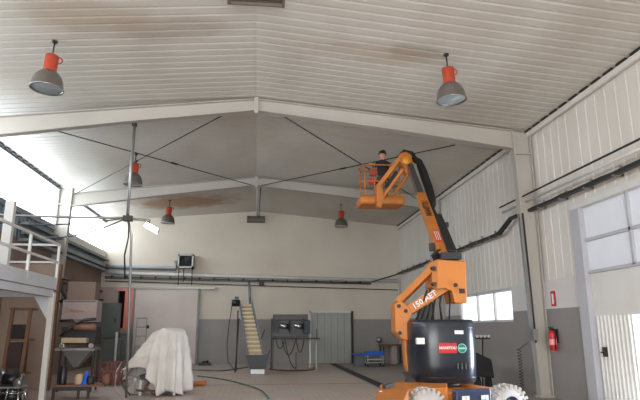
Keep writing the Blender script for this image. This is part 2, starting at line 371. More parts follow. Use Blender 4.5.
# bracing rods
def rod(p, q_, label):
    q = MB(); q.tube([p, q_], .016, 6); m = (V(p)+V(q_))/2; q.cyl(m-(V(q_)-V(p)).normalized()*.12, m+(V(q_)-V(p)).normalized()*.12, .03, seg=8)
    tag(q.build('bracing_rod', M['cable']), label, 'bracing rod', 'thin roof bracing rods')
zz = lambda x, d=.34: zc(x)-d
rod((-4.75, Y1+.1, zz(-4.75, .55)), (-.3, Y2-.12, zz(-.3)), 'thin dark roof rod falling rightwards to the far ridge, left bay')
rod((-.9, Y1+.12, zz(-.9)), (-6.4, Y2-.1, zz(-6.4, .3)), 'thin dark roof rod falling leftwards to the far left column')
rod((.55, Y1+.12, zz(.55)), (6.2, Y2-.1, zz(6.2, .4)), 'thin dark roof rod passing above the man in the basket')
rod(tuple(at(455, 145, 13.5)), (.05, Y2-.1, zz(.05)), 'thin dark roof rod behind the basket running to the far ridge')
# ridge vents
def vent(y0, y1, w, label):
    t = thing('ridge_vent', (XM, (y0+y1)/2, ZR-.15), label, 'roof vent', 'ridge vents')
    q = MB(); z = ZR-.1
    q.box((XM-w, y0, z-.1), (XM-w+.04, y1, z)); q.box((XM+w-.04, y0, z-.1), (XM+w, y1, z)); q.box((XM-w, y0, z-.1), (XM+w, y0+.04, z)); q.box((XM-w, y1-.04, z-.1), (XM+w, y1, z))
    q.build('vent_frame', mat('vent_frame_brown', (110, 98, 88), .7), t)
    q = MB(); n = 12
    for i in range(n): y = y0+.04+i*(y1-y0-.08)/n; q.prism([(XM-w+.04, y, z-.06), (XM-w+.04, y+.03, z-.06), (XM-w+.04, y+.05, z-.02), (XM-w+.04, y+.02, z-.02)], (2*w-.08, 0, 0))
    q.build('vent_louvre', mat('vent_grey_brown', (96, 86, 78), .7), t)
vent(7.6, 8.4, .47, 'dark louvred ridge vent at the top edge of view')
t = thing('gable_vent', (XM, D-.1, 6.2), 'small grey-brown louvred vent under the gable peak of the back wall', 'wall vent')
a = at(247, 216, D-.05); b = at(265, 223, D-.05)
q = MB(); q.box((a.x, D-.12, b.z), (b.x, D, b.z+.04)); q.box((a.x, D-.12, a.z-.04), (b.x, D, a.z)); q.box((a.x, D-.12, b.z), (a.x+.05, D, a.z)); q.box((b.x-.05, D-.12, b.z), (b.x, D, a.z)); q.build('vent_frame', mat('vent_frame_brown', (110, 98, 88), .7), t)
q = MB()
for i in range(5): z = b.z+.05+i*(a.z-b.z-.08)/5; q.box((a.x+.05, D-.09, z), (b.x-.05, D-.03, z+.025))
q.build('vent_louvre', mat('vent_grey_brown', (96, 86, 78), .7), t)
q = MB(); q.tube([(XM+.04, Y2+.1, ZR-.2), (XM+.04, D-.1, ZR-.2)], .035); tag(q.build('ridge_pipe', M['steelw']), 'pale thin pipe under the ridge between far frame and gable vent', 'pipe')
q = MB(); q.tube([(XM+.16, Y2+.1, ZR-.3), (XM+.13, D-.1, ZR-.3)], .018); tag(q.build('ridge_cable', M['cable']), 'dark thin cable under the ridge between far frame and gable vent', 'cable')
# ---------------------------------------------------------------- high-bay lamps
def make_lamp():
    t = thing('high_bay_lamp', (0, 0, 0), 'x', 'hanging lamp', 'orange high-bay lamps', local=True)
    q = MB(); q.cyl((0, 0, 0), (0, 0, -.03), .05); q.tube([(0, 0, -.02), (0, 0, -.3)], .014); q.build('hanging_rod', M['dark'], t)
    q = MB(); q.lathe([(.0, -.28), (.085, -.28), (.115, -.3), (.115, -.6), (.13, -.62), (.0, -.62)], close=False); b = q.build('ballast_housing', M['lampor'], t, shade=False)
    q = MB(); q.tube([V((.115+.06*math.sin(a), 0, -.36-.06*math.cos(a))) for a in [i*PI/8 for i in range(9)]], .012); q.build('hook_loop', M['lampor'], b)
    q = MB(); q.lathe([(.12, -.6), (.17, -.64), (.22, -.7), (.255, -.79), (.27, -.9), (.285, -.93), (.285, -.95), (.262, -.94), (.25, -.86), (.21, -.73), (.14, -.65)], seg=32); q.build('reflector', M['alu'], t)
    q = MB(); q.lathe([(.262, -.925), (.2, -.94), (0, -.945)], seg=32); q.build('lens', M['lens'], t)
    return t
lamp0 = make_lamp(); lamps = []
def lamp(u, v, Y, tilt, rz, label):
    o = lamp0 if not lamps else copy_tree(lamp0)
    o['label'] = label; p = onXY = None
    d = ray(u, v); s = 1 if d.x > 0 and (O_+d*(Y/d.y)).x > XM else -1
    x = (O_+d*(Y/d.y)).x; o.location = (x, Y, zc(x)-.01); o.rotation_euler = (0, tilt, rz); lamps.append(o)
lamp(55, 41, 9.73, R0.x*.05, .3, 'orange high-bay lamp at upper left, largest and nearest on the left slope')
lamp(446, 54, 9.46, -.06, 0, 'orange high-bay lamp at upper right, above and right of the lift')
lamp(136, 156, 16.5, .03, 0, 'orange high-bay lamp right beside the thin vertical pole')
lamp(170, 200, 22.7, .04, 0, 'small orange high-bay lamp nearest the back wall on the left slope')
lamp(341, 204, 22.7, 0, 0, 'small orange high-bay lamp left of the lift basket, right slope')
# ---------------------------------------------------------------- pipes, trays and cables
def pipe(name, pts, r, m, label, cat, group=None, seg=8):
    q = MB(); q.tube(pts, r, seg); return tag(q.build(name, M[m]), label, cat, group)
Yb = D-.12
def bk(u, v, dy=.12): return at(u, v, D-dy)
# pale duct on the left half of the back wall stepping up to the fan
pipe('wall_pipe', [bk(106, 267, .2), bk(176, 268.5, .2), bk(176, 262, .2), bk(180, 262, .2)], .1, 'steelg', 'pale grey pipe along the back wall stepping up to the fan box', 'pipe', seg=10)
pipe('wall_pipe', [bk(105, 272.5), bk(398, 281)], .085, 'steelw', 'cream pipe running the full width of the back wall', 'pipe')
t = thing('cable_tray', (0, D-.2, 3.6), 'dark cable tray along the back wall under the cream pipe', 'cable tray')
q = MB(); q.bar(bk(105, 277.5, .1), bk(371, 284, .1), .1, .05); q.build('tray', M['steelg'], t)
q = MB(); q.tube([bk(105, 276.6, .2), bk(371, 283, .2)], .02); q.tube([bk(371, 282.3, .2), bk(398, 274, .15)], .03); q.tube([bk(105, 278.3, .22), bk(371, 284, .2)], .014); q.build('cable_run', M['cable'], t)
for i in range(18): u = 112+i*14.6; p = bk(u, 276.6+(u-105)*.0245, .1); q = MB(); q.cbox(p, (.06, .18, .12)); q.build('tray_bracket', M['dark'], t)
pipe('wall_conduit', [bk(105, 281, .05), bk(398, 290, .05)], .02, 'dark', 'thin conduit under the cable tray on the back wall', 'conduit')
# sliding door on the back wall
d2 = struct(thing('door_2', (-4, D-.06, 0), 'x', None)); del d2['label']
q = MB(); q.box((-5.42, D-.1, .02), (-2.62, D-.02, 3.28)); q.build('door_leaf', mat('pale_sliding_leaf', (208, 195, 187), .6, 0, .3, (178, 160, 150), .9), d2)
q = MB(); q.box((-5.5, D-.16, 3.28), (-1.9, D-.02, 3.36)); q.build('door_track', M['galv'], d2)
q = MB(); q.box((-2.66, D-.13, .02), (-2.58, D-.02, 3.28)); q.build('door_edge', M['steelg'], d2)
q = MB(); q.box((-5.46, D-.13, .02), (-5.38, D-.02, 3.28)); q.build('door_edge', M['steelg'], d2)
# ribbed grey door right of centre
d3 = struct(thing('door_3', (3.37, D-.06, 0), 'x', None)); del d3['label']
q = ribsheet((2.45, D-.06, .02), (1, 0, 0), (0, 0, 1), 1.86, 2.22, .31, .025, (0, -1, 0), .12); q.box((2.45, D-.05, .02), (4.31, D-.02, 2.24)); q.build('door_leaf', mat('grey_green_door', (160, 162, 154), .5, 0, .25, (130, 128, 120), 1), d3)
q = MB(); q.box((2.39, D-.1, 0), (2.46, D, 2.32)); q.box((2.39, D-.1, 2.24), (4.4, D, 2.32)); q.build('door_frame', M['steelw'], d3)
q = MB(); q.box((4.3, D-.12, 0), (4.4, D, 2.32)); q.build('door_edge', M['dark'], d3)
# doorway with coral curtain, left part of the back wall
d4 = struct(thing('door_4', (-5.8, D, 1.55), 'x', None)); del d4['label']
q = MB(); q.box((-6.4, D+.8, 1.4), (-5.2, D+.85, 3.4)); q.box((-6.4, D+.25, 1.4), (-6.16, D+.8, 3.4)); q.box((-5.49, D+.25, 1.4), (-5.2, D+.8, 3.4)); q.box((-6.4, D+.25, 3.36), (-5.2, D+.85, 3.4)); q.box((-6.4, D+.25, 1.4), (-5.2, D+.85, 1.54)); q.build('dark_room', mat('dark_interior', (58, 40, 36), .9), d4)
q = MB()
for i in range(5): x = -5.84+i*.072; q.box((x, D-.05+.015*(i % 2), 1.57), (x+.076, D-.04+.015*(i % 2), 3.2))
q.build('curtain', M['coral'], d4)
q = MB(); q.box((-6.2, D-.06, 3.18), (-5.45, D+.02, 3.27)); q.box((-6.2, D-.06, 1.5), (-5.45, D+.02, 1.57)); q.box((-5.5, D-.06, 1.5), (-5.44, D+.02, 3.25)); q.build('door_frame', M['coral'], d4)
# fan box
t = thing('fan_box', (-3.3, D-.3, 4.2), 'square grey fan box with dark round grille on the back wall', 'fan')
a = at(178, 254, D-.5); b = at(193, 268, D-.5); x0, x1, z0, z1 = a.x, b.x, b.z, a.z
q = MB(); q.box((x0, D-.5, z0), (x1, D-.02, z0+.07)); q.box((x0, D-.5, z1-.07), (x1, D-.02, z1)); q.box((x0, D-.5, z0), (x0+.07, D-.02, z1)); q.box((x1-.07, D-.5, z0), (x1, D-.02, z1)); q.box((x0, D-.1, z0), (x1, D-.02, z1)); q.build('housing', M['galv'], t)
cx, cz, rr = (x0+x1)/2, (z0+z1)/2, (x1-x0)/2-.08
q = MB(); q.lathe([(rr, 0), (rr, .3), (rr-.02, .3), (rr-.02, 0)], (cx, D-.46, cz), (0, 1, 0)); q.box((x0+.06, D-.3, z0+.06), (x1-.06, D-.28, z1-.06)); q.build('fan_duct', M['black'], t)
q = MB()
for i in range(5):
    A = 2*PI*i/5; d = V((math.cos(A), 0, math.sin(A))); e = V((-math.sin(A), .35, math.cos(A))); c0 = V((cx, D-.36, cz)); q.prism([c0+d*.05-e*.03, c0+d*(rr-.05)-e*.08, c0+d*(rr-.05)+e*.08, c0+d*.05+e*.03], (0, .008, 0))
q.cyl((cx, D-.4, cz), (cx, D-.32, cz), .06); q.build('fan_blades', M['dark'], t)
q = MB()
for i in range(7): x = x0+.08+i*(x1-x0-.16)/6; q.tube([(x, D-.49, z0+.05), (x, D-.49, z1-.05)], .006, 5)
q.build('grille', M['dark'], t)
q = MB(); q.tube([(x0+.05, D-.3, z0), (x0+.05, D-.3, z0-.75)], .02); q.tube([(x1-.05, D-.3, z0), (x1-.05, D-.3, z0-.75)], .02); q.tube([(x0+.25, D-.2, z0), (x0+.25, D-.2, z0-.6)], .02); q.build('bracket', M['dark'], t)
# blue-grey drop pipe above the conveyor and small junction box
pipe('drop_pipe', [bk(249, 280, .06), bk(250, 306, .06)], .05, 'steelg', 'blue-grey drop pipe from the tray behind the conveyor top', 'pipe')
tag(MB_box(tuple(bk(259, 286, .2)), tuple(bk(264, 282, .02))).build('junction_box', M['dark']), 'small dark junction box under the tray, right of the drop pipe', 'junction box')
# grey steel beam along the left wall, last bay, and its return pipe
t = thing('eaves_beam', (XL+.2, 23, 4.0), 'grey steel channel beam along the left wall below the daylight strip', 'steel beam')
q = MB(); q.box((XL+.02, Y2-3, 4.03), (XL+.06, D-.05, 4.55)); q.box((XL+.02, Y2-3, 4.5), (XL+.3, D-.05, 4.56)); q.box((XL+.02, Y2-3, 4.0), (XL+.32, D-.05, 4.08)); q.build('channel', M['steelg'], t)
q = MB(); q.box((XL+.1, Y2-3, 4.2), (XL+.24, D-.05, 4.34)); q.build('inner_rail', M['steelg'], t)
# right wall: cable tray and conduits
t = thing('cable_tray', (XR-.2, 11, 4.3), 'thick dark cable tray along the right wall above the door and window', 'cable tray')
ya, yb = 5.0, 13.75
q = MB(); q.box((XR-.2, ya, 4.27), (XR-.1, yb, 4.3)); q.box((XR-.2, 14.4, 4.0), (XR-.1, D-.1, 4.03)); q.bar((XR-.15, yb, 4.28), (XR-.15, 14.45, 4.02), .1, .03); q.build('tray', M['dark'], t)
for dx, dz, r in ((-.18, .05, .03), (-.12, .06, .028)):
    q = MB(); q.tube([(XR+dx, ya, 4.27+dz+.0)]+[(XR+dx, ya+(yb-ya)*i/20, 4.27+dz+.008*math.sin(i*2.3+dx*30)) for i in range(1, 20)]+[(XR+dx, yb, 4.32), (XR+dx, 14.45, 4.08)]+[(XR+dx, 14.6+(D-14.8)*i/20, 4.05+.006*math.sin(i*1.7+dx*20)) for i in range(21)], r); q.build('cable_run', M['cable'], t)
for i in range(22):
    y = 5.5+i*.95
    if abs(y-14.1) < .4: continue
    z = 4.15 if y < 14 else 3.91
    q = MB(); q.box((XR-.22, y, z+.1), (XR-.0, y+.04, z+.13)); q.box((XR-.05, y, z+.1), (XR-.0, y+.04, z+.3)); q.build('tray_bracket', M['galv'], t)
pipe('wall_rail', [(XR-.3, 5, 4.62), (XR-.3, 14.0, 4.66)], .022, 'cable', 'thin dark rail along the right wall above the cable tray', 'rail')
pipe('wall_rail', [(XR-.22, 5, 4.5), (XR-.22, 14.0, 4.53)], .028, 'steelw', 'pale pipe between the thin rail and the tray on the right wall', 'pipe')
pc = [(XR-.42, Y1+.0-.18, 4.2), (XR-.37, Y1-.18, 2.0), (XR-.36, Y1-.18, 1.2)]
pipe('wall_conduit', pc, .022, 'dark', 'dark conduit running down the near right column', 'conduit')
pipe('wall_conduit', [(XR-.46, Y1-.05, 4.2), (XR-.42, Y1-.05, 1.9), (XR-.4, Y1-.05, .3)], .018, 'steelg', 'grey conduit running down the edge of the near right column', 'conduit')
q = MB(); q.box((XR-.44, Y1-.24, 1.25), (XR-.32, Y1-.12, 1.5)); tag(q.build('junction_box', M['galv']), 'small grey switch box on the near right column', 'junction box')
hx = V((XR-.62, Y1+.15, 0))
q = MB(); q.tube([hx+V((.045*math.cos(i*PI/4), .045*math.sin(i*PI/4), .12+.95*i/112)) for i in range(113)]+[(XR-.45, Y1, 1.2)], .008, 4); tag(q.build('coiled_cable', M['cable']), 'black coiled cable hanging beside the near right column', 'cable')
# extinguisher and its sign
t = thing('fire_extinguisher', (XR-.12, 12.2, 1.03), 'red fire extinguisher hung on the grey wall below its sign', 'fire extinguisher')
q = MB(); q.lathe([(0, 0), (.07, 0), (.08, .02), (.08, .34), (.065, .39), (.03, .42), (.025, .44), (0, .44)], (XR-.12, 12.2, 1.04)); body = q.build('cylinder', M['red'], t)
q = MB(); q.lathe([(.0815, .12), (.0815, .24)], (XR-.12, 12.2, 1.04)); q.build('label_band', mat('pink_label', (235, 150, 150), .5), body)
q = MB(); q.box((XR-.16, 12.17, 1.47), (XR-.08, 12.23, 1.52)); q.bar((XR-.2, 12.2, 1.53), (XR-.08, 12.2, 1.55), .02, .02); q.build('valve', M['black'], t)
q = MB(); q.tube([(XR-.1, 12.14, 1.48), (XR-.12, 12.06, 1.42), (XR-.13, 12.08, 1.2), (XR-.13, 12.1, 1.08)], .013); q.build('hose', M['black'], t)
q = MB(); q.box((XR-.03, 12.15, 1.2), (XR, 12.25, 1.5)); q.build('bracket', M['dark'], t)
t = thing('fire_sign', (XR, 12.2, 1.95), 'small red and white fire extinguisher sign above the extinguisher', 'sign')
q = MB(); q.box((XR-.012, 12.12, 2.0), (XR-.002, 12.32, 2.34)); q.build('sign_plate', M['red'], t)
q = MB(); q.box((XR-.016, 12.2, 2.05), (XR-.012, 12.27, 2.28)); q.box((XR-.016, 12.18, 2.1), (XR-.012, 12.2, 2.14)); q.build('white_pictogram', M['white'], t)
# ---------------------------------------------------------------- vertical service pole with floodlight
t = thing('service_pole', (-2.95, 12.9, 0), 'thin grey service pole dropping from the near rafter, left of centre', 'pole')
q = MB(); q.tube([(-2.95, 12.78, 6.18), (-2.95, 12.78, 3.95)], .035, 8); q.tube([(-2.95, 12.78, 3.95), at(131.5, 235, 12.95), at(128.5, 330, 13.2), onZ(126, 398, .0)], .028, 8); q.build('pole', M['galv'], t)
q = MB(); q.box((-3.0, 12.73, 6.14), (-2.9, 12.83, 6.22)); q.build('clamp', M['dark'], t)
q = MB(); q.box((-3.04, 12.72, 3.88), (-2.84, 12.86, 4.0)); q.build('clamp', M['dark'], t)
q = MB(); q.tube([(-2.9, 12.78, 3.94), (-2.45, 12.8, 3.9)], .03); q.build('arm', M['galv'], t)
q = MB(); q.tube([(-2.9, 12.74, 3.9), (-2.88, 12.72, 3.5), (-2.94, 12.74, 3.1), (-2.92, 12.85, 2.6)], .02); q.build('cable', M['cable'], t)
t = thing('floodlight', (-2.42, 12.8, 3.7), 'lit white floodlight at the end of the arm on the service pole', 'lamp')
Mr = Mx.Rotation(.5, 3, 'Y')
q = MB(); q.cbox((-2.4, 12.8, 3.74), (.34, .16, .1), Mr); q.build('housing', M['steelw'], t, .01)
q = MB(); q.cbox(V((-2.4, 12.8, 3.74))+Mr @ V((0, -.02, -.055)), (.32, .16, .01), Mr); q.cbox(V((-2.4, 12.8, 3.74))+Mr @ V((0, -.085, 0)), (.3, .01, .09), Mr); q.build('glowing_face', mat('floodlight_face', (255, 250, 240), .5, emit=9), t)
q = MB(); q.tube([(-2.45, 12.8, 3.9), (-2.5, 12.8, 3.78)], .014); q.build('bracket', M['dark'], t)
P0 = V((-2.97, 12.78, 3.95))
for k, (pt, s, nm, r) in enumerate((((-6.5, 12.4, 3.92), .02, 'straight pale pipe from the service pole to the left wall', .028), ((-6.6, 16.5, 4.15), .25, 'black cable sagging from the service pole to the left wall, lower one', .018), ((-6.5, 14.5, 4.1), .1, 'thin cable from the service pole to the left wall, middle one', .014))):
    q = MB(); q.tube(sag(P0, pt, s), r); tag(q.build('overhead_cable', M['galv'] if k == 0 else M['cable']), nm, 'cable', 'cables from the service pole to the left wall')
# ---------------------------------------------------------------- mezzanine platform at left
mz = thing('mezzanine_platform', (-5.6, 10, 0), 'white steel mezzanine platform with guard rail at far left', 'platform')
X0 = -4.45; YF = 13.1; YN = 5.6; ZD = 2.52
q = MB(); q.box((XL+.5, YN, ZD-.1), (X0, YF, ZD-.04)); q.build('deck', M['steelg'], mz)
q = MB(); q.box((X0-.04, YN, ZD-.16), (X0+.02, YF, ZD+.1)); q.box((XL+.5, YF-.04, ZD-.16), (X0, YF+.02, ZD+.1)); q.build('toe_board', mat('pale_blue_steel', (200, 203, 209), .5, 0, .15, (150, 150, 152), 2), mz)
q = MB(); q.box((X0-.12, YN, 2.2), (X0+.0, YF, 2.34)); q.box((X0-.07, YN, 2.2), (X0-.05, YF, 2.38)); q.box((XL+.5, YF-.1, 2.2), (X0, YF, 2.34)); q.build('edge_beam', mat('pale_blue_steel', (0, 0, 0)), mz)
for (x, y) in ((X0-.03, YF-.05), (XL+.65, YF-.05), (X0-.03, 9.2)):
    q = MB(); q.bar((x, y, 0), (x, y, 2.3), .11, .11); q.box((x-.12, y-.12, 0), (x+.12, y+.12, .02)); q.build('post', M['steelw'], mz)
q = MB(); q.prism([(X0-.05, YF-.08, 2.2), (X0-.4, YF-.08, 2.2), (X0-.05, YF-.08, 1.65)], (0, .03, 0)); q.build('gusset', mat('pale_blue_steel', (0, 0, 0)), mz)
for z in (3.36, 2.97):
    q = MB(); q.bar((X0, YN, z), (X0, YF, z), .045, .045); q.bar((X0, YF, z), (XL+.55, YF, z), .045, .045); q.build('rail', M['steelw'], mz)
for y in (13.08, 11.45, 9.8, 8.15, 6.5):
    q = MB(); q.bar((X0, y, ZD-.05), (X0, y, 3.36), .05, .05); q.build('baluster', M['steelw'], mz)
for x in (-5.7,):
    q = MB(); q.bar((x, YF, ZD-.05), (x, YF, 3.36), .05, .05); q.build('baluster', M['steelw'], mz)
# wide pale column behind the rail, built as a plain board
a = at(8, 214, 12.0); tag(MB_box((at(3, 240, 12).x, 11.9, 2.5), (at(12, 240, 12).x, 12.02, 4.1)).build('upright_column', M['steelw']), 'wide pale upright column standing behind the mezzanine rail', 'board')
# things under the mezzanine
pt = thing('partition_wall', (-5.6, 14, 0), 'brown partition board behind the mezzanine posts', 'partition')
q = MB(); q.box((-6.6, 15.6, .0), (-5.25, 15.66, 3.2)); q.build('panel', mat('tan_board', (150, 131, 116), .8, 0, .4, (130, 96, 76), 1.2), pt)
q = MB(); q.box((-5.3, 15.56, 0), (-5.2, 15.7, 3.2)); q.build('frame_post', M['wood'], pt)
cb = thing('wooden_rack', (-5.3, 13.9, 0), 'open wooden rack holding a dark cabinet under the mezzanine', 'rack')
xa, xb, yk = at(7, 330, 13.8).x, at(25, 330, 13.8).x, 13.8
for x in (xa, xb): q = MB(); q.bar((x, yk, 0), (x+.08, yk, 2.0), .07, .07); q.build('upright', M['wood'], cb)
for z in (.5, 1.25, 1.95): q = MB(); q.box((xa, yk, z), (xb+.05, yk+.5, z+.05)); q.build('shelf', M['wood'], cb)
q = MB(); q.box((xa+.06, yk+.05, .55), (xb-.05, yk+.45, 1.22)); tag(q.build('dark_cabinet', mat('dark_brown_metal', (56, 40, 38), .6)), 'dark brown metal cabinet on the middle shelf of the wooden rack', 'cabinet')
q = MB(); c = V(((xa+xb)/2, yk+.2, 1.31)); q.box((c.x-.14, c.y-.12, 1.3), (c.x+.14, c.y+.12, 1.5)); q.prism([(c.x-.18, c.y-.13, 1.5), (c.x+.18, c.y-.13, 1.5), (c.x+.1, c.y-.13, 1.62), (c.x-.12, c.y-.13, 1.62)], (0, .26, 0)); tag(q.build('bench_grinder', M['dark']), 'small dark machine on the top shelf of the wooden rack', 'machine')
# stools with black boxes in the lower left corner
def stool(x, y, h, label):
    t = thing('work_stand', (x, y, 0), label, 'stand', 'metal work stands at lower left')
    q = MB(); q.box((x-.2, y-.2, h-.03), (x+.2, y+.2, h)); q.build('top', M['galv'], t, .005)
    for sx in (-1, 1):
        for sy in (-1, 1): q = MB(); q.tube([(x+sx*.15, y+sy*.15, h-.02), (x+sx*.22, y+sy*.22, 0)], .017); q.build('leg', M['chrome'], t)
    q = MB(); q.tube([(x-.19, y-.19, .3), (x+.19, y-.19, .3), (x+.19, y+.19, .3), (x-.19, y+.19, .3), (x-.19, y-.19, .3)], .01); q.build('brace', M['chrome'], t)
for x, y, h, lb in ((-4.75, 12.2, .42, 'chrome legged stand in the lower left corner, right one of two'), (-5.3, 12.1, .5, 'chrome legged stand in the lower left corner, left one of two')):
    stool(x, y, h, lb)
def engine(x, y, z, s, label):
    t = thing('motor_unit', (x, y, z), label, 'machine part', 'black machine parts at lower left')
    q = MB(); q.cyl((x-.16*s, y, z+.13*s), (x+.12*s, y, z+.13*s), .12*s); q.box((x-.18*s, y-.12*s, z), (x+.14*s, y+.12*s, z+.04*s)); q.build('housing', M['black'], t)
    q = MB(); q.cyl((x+.12*s, y, z+.13*s), (x+.2*s, y, z+.13*s), .04*s); q.cyl((x+.17*s, y, z+.13*s), (x+.2*s, y, z+.13*s), .1*s); q.build('pulley', M['galv'], t)
    q = MB(); q.box((x-.08*s, y-.1*s, z+.22*s), (x+.06*s, y+.1*s, z+.32*s)); q.build('terminal_box', M['dark'], t)
engine(-4.78, 12.2, .42, 1.0, 'black motor unit on the right chrome stand at lower left')
engine(-5.3, 12.1, .5, 1.2, 'larger black motor unit on the left chrome stand at lower left')
engine(-4.98, 12.8, .0, 1.3, 'black motor unit on the floor behind the chrome stands')
for rr_ in ((-5.15, 12.5, .62, .25), (-4.62, 12.02, .48, .18)):
    q = MB(); q.lathe([(.02, -.02), (rr_[3]*.5, -.02), (rr_[3]*.5, .02), (.02, .02)], rr_[:3], (.4, 1, .2), 20); tag(q.build('metal_disc', M['galv']), 'small metal disc among the machine parts at lower left, '+('upper one' if rr_[2] > .6 else 'lower one'), 'disc')
# packing machine and bench behind the mezzanine post
pm = thing('sorting_machine', (-4.6, 15.3, 0), 'old grey-brown sorting machine on legs left of the dust sheet', 'machine')
Y = 15.2; fa = lambda u, v, Y=Y: at(u, v, Y)
x0, x1 = fa(60, 330).x, fa(95, 330).x
q = MB(); q.box((x0, Y, fa(60, 322).z), (x1, Y+.5, fa(60, 300).z)); pn = q.build('front_panel', mat('mauve_grey_panel', (146, 130, 124), .6, 0, .35, (112, 92, 82), 3), pm, .01)
q = MB(); z = fa(60, 322).z; q.box((x0+.02, Y-.01, z+.04), (x1-.04, Y, z+.06)); q.box((x0+.02, Y-.01, fa(0, 301.5).z), (x1-.04, Y, fa(0, 300.8).z)); q.build('panel_seam', M['dark'], pn)
text('panel_text', 'Kigomen', .1, ((x0+x1)/2-.05, Y-.012, fa(76, 311).z), (1, 0, 0), (0, 0, 1), mat('rust_lettering', (158, 96, 60), .6), pn)
q = MB(); q.tube([fa(60, 321, Y-.1), fa(72, 320, Y-.1), fa(76, 324, Y-.1), fa(84, 320, Y-.1), fa(96, 319, Y-.1)], .035); q.tube([fa(60, 336, Y-.12), fa(74, 325, Y-.12)], .03); q.build('feed_pipe', M['dark'], pm)
q = MB(); q.cyl(fa(74, 327, Y-.05), fa(96, 327, Y-.05), .09); q.build('roller', mat('brown_roller', (120, 88, 74), .5), pm)
q = MB(); q.box((x0, Y+.1, fa(0, 345).z), (x1, Y+.6, fa(0, 327).z)); q.build('body', M['dark'], pm)
q = MB(); q.box((x0+.1, Y-.15, fa(0, 343).z), (x1-.15, Y+.1, fa(0, 338).z)); q.build('tray', M['belt'], pm)
q = MB(); q.box((x0-.05, Y-.1, fa(0, 350).z-.02), (x1+.05, Y+.55, fa(0, 348.5).z)); q.build('table', M['galv'], pm)
q = MB(); za, zb = fa(0, 350).z-.02, fa(0, 368).z
q.loft([[(x0+.1, Y, za), (x1-.05, Y, za), (x1-.05, Y+.5, za), (x0+.1, Y+.5, za)], [(x0+.35, Y+.15, zb), (x1-.4, Y+.15, zb), (x1-.4, Y+.35, zb), (x0+.35, Y+.35, zb)]], smooth=False); q.build('hopper', M['galv'], pm)
for u in (61, 94):
    for dy in (0, .45): p = fa(u, 350); q = MB(); q.bar((p.x, Y+dy, 0), (p.x, Y+dy, p.z), .045, .045); q.build('leg', M['dark'], pm)
for u in (64, 93):
    p = fa(u, 346); q = MB(); q.lathe([(.06, 0), (.08, .02), (.06, .04)], p-V((0, .2, 0)), (0, 1, 0), 16, close=True); q.build('hand_wheel', M['chrome'], pm)
q = MB(); q.box((x0+.05, Y+.1, fa(60, 300).z), (x1-.1, Y+.5, 2.72)); tag(q.build('storage_box', mat('dull_brown_board', (114, 95, 84), .8, 0, .4, (110, 86, 72), 2), None, .02), 'brown wooden box on top of the sorting machine', 'box')
wb_ = thing('workbench', (-4.5, 14.2, 0), 'dark low workbench with rust legs in front of the sorting machine', 'bench')
Y = 13.5; x0, x1 = at(52, 385, Y).x, at(90, 385, Y).x; z = at(0, 386, Y).z
q = MB(); q.box((x0, Y, z-.04), (x1+.3, Y+.6, z)); q.build('top', M['wood'], wb_)
q = MB(); q.box((x0, Y+.02, z-.12), (x1, Y+.06, z-.04)); q.build('apron', M['dark'], wb_)
for u in (53, 78, 88):
    p = at(u, 390, Y); q = MB(); q.bar((p.x, Y+.04, 0), (p.x, Y+.04, z), .05, .05); q.build('leg', M['dark'], wb_)
for x, hh, mn, lb in ((x0+.15, .4, 'black', 'dark canister at the left end of the low workbench'), (x0+.5, .22, 'belt', 'pale tin on the low workbench'), (x0+.75, .18, 'dark', 'short dark tin beside the pale tin on the low workbench'), (x0+1.1, .2, 'wood', 'brown tin right of the blue funnel on the low workbench')):
    q = MB(); q.lathe([(0, 0), (.08, 0), (.085, .02), (.085, hh-.04), (.06, hh-.01), (.06, hh), (0, hh)], (x, Y+.2, z)); tag(q.build('tin_can', M[mn]), lb, 'tin', 'tins on the low workbench')
p = at(86, 367, Y+.2); q = MB(); q.lathe([(.0, .27), (.04, .27), (.05, .16), (.17, .02), (.18, 0), (0, 0)], (p.x, Y+.3, z)); tag(q.build('blue_funnel', M['blue']), 'blue cone shaped funnel on the low workbench', 'funnel')
# red-brown crates behind the bench
for i, (u, v, w, h) in enumerate(((103, 362, .5, .45), (118, 360, .45, .5), (111, 374, .6, .3))):
    Yk = (18.2, 17.6, 16.9)[i]; p = at(u, v, Yk); t = thing('crate', (p.x, Yk, 0), ('reddish slatted crate beside the grey electrical cabinet', 'reddish slatted crate nearest the foot of the service pole', 'low reddish slatted crate in front of the other two')[i], 'crate', 'reddish slatted crates')
    q = MB(); n = 5; 
    for k in range(n): xk = p.x-w/2+k*w/(n-1); q.bar((xk, Yk-.2, 0), (xk, Yk-.2, h+.1), .04, .02); q.bar((xk, Yk+.2, 0), (xk, Yk+.2, h+.1), .04, .02)
    for zk in (.04, h/2, h+.06): q.box((p.x-w/2, Yk-.22, zk), (p.x+w/2, Yk-.2, zk+.04)); q.box((p.x-w/2, Yk-.2, zk), (p.x-w/2+.02, Yk+.2, zk+.04)); q.box((p.x+w/2-.02, Yk-.2, zk), (p.x+w/2, Yk+.2, zk+.04))
    q.box((p.x-w/2, Yk-.2, .02), (p.x+w/2, Yk+.2, .04)); q.build('slats', mat('reddish_wood', (128, 80, 70), .8), t)
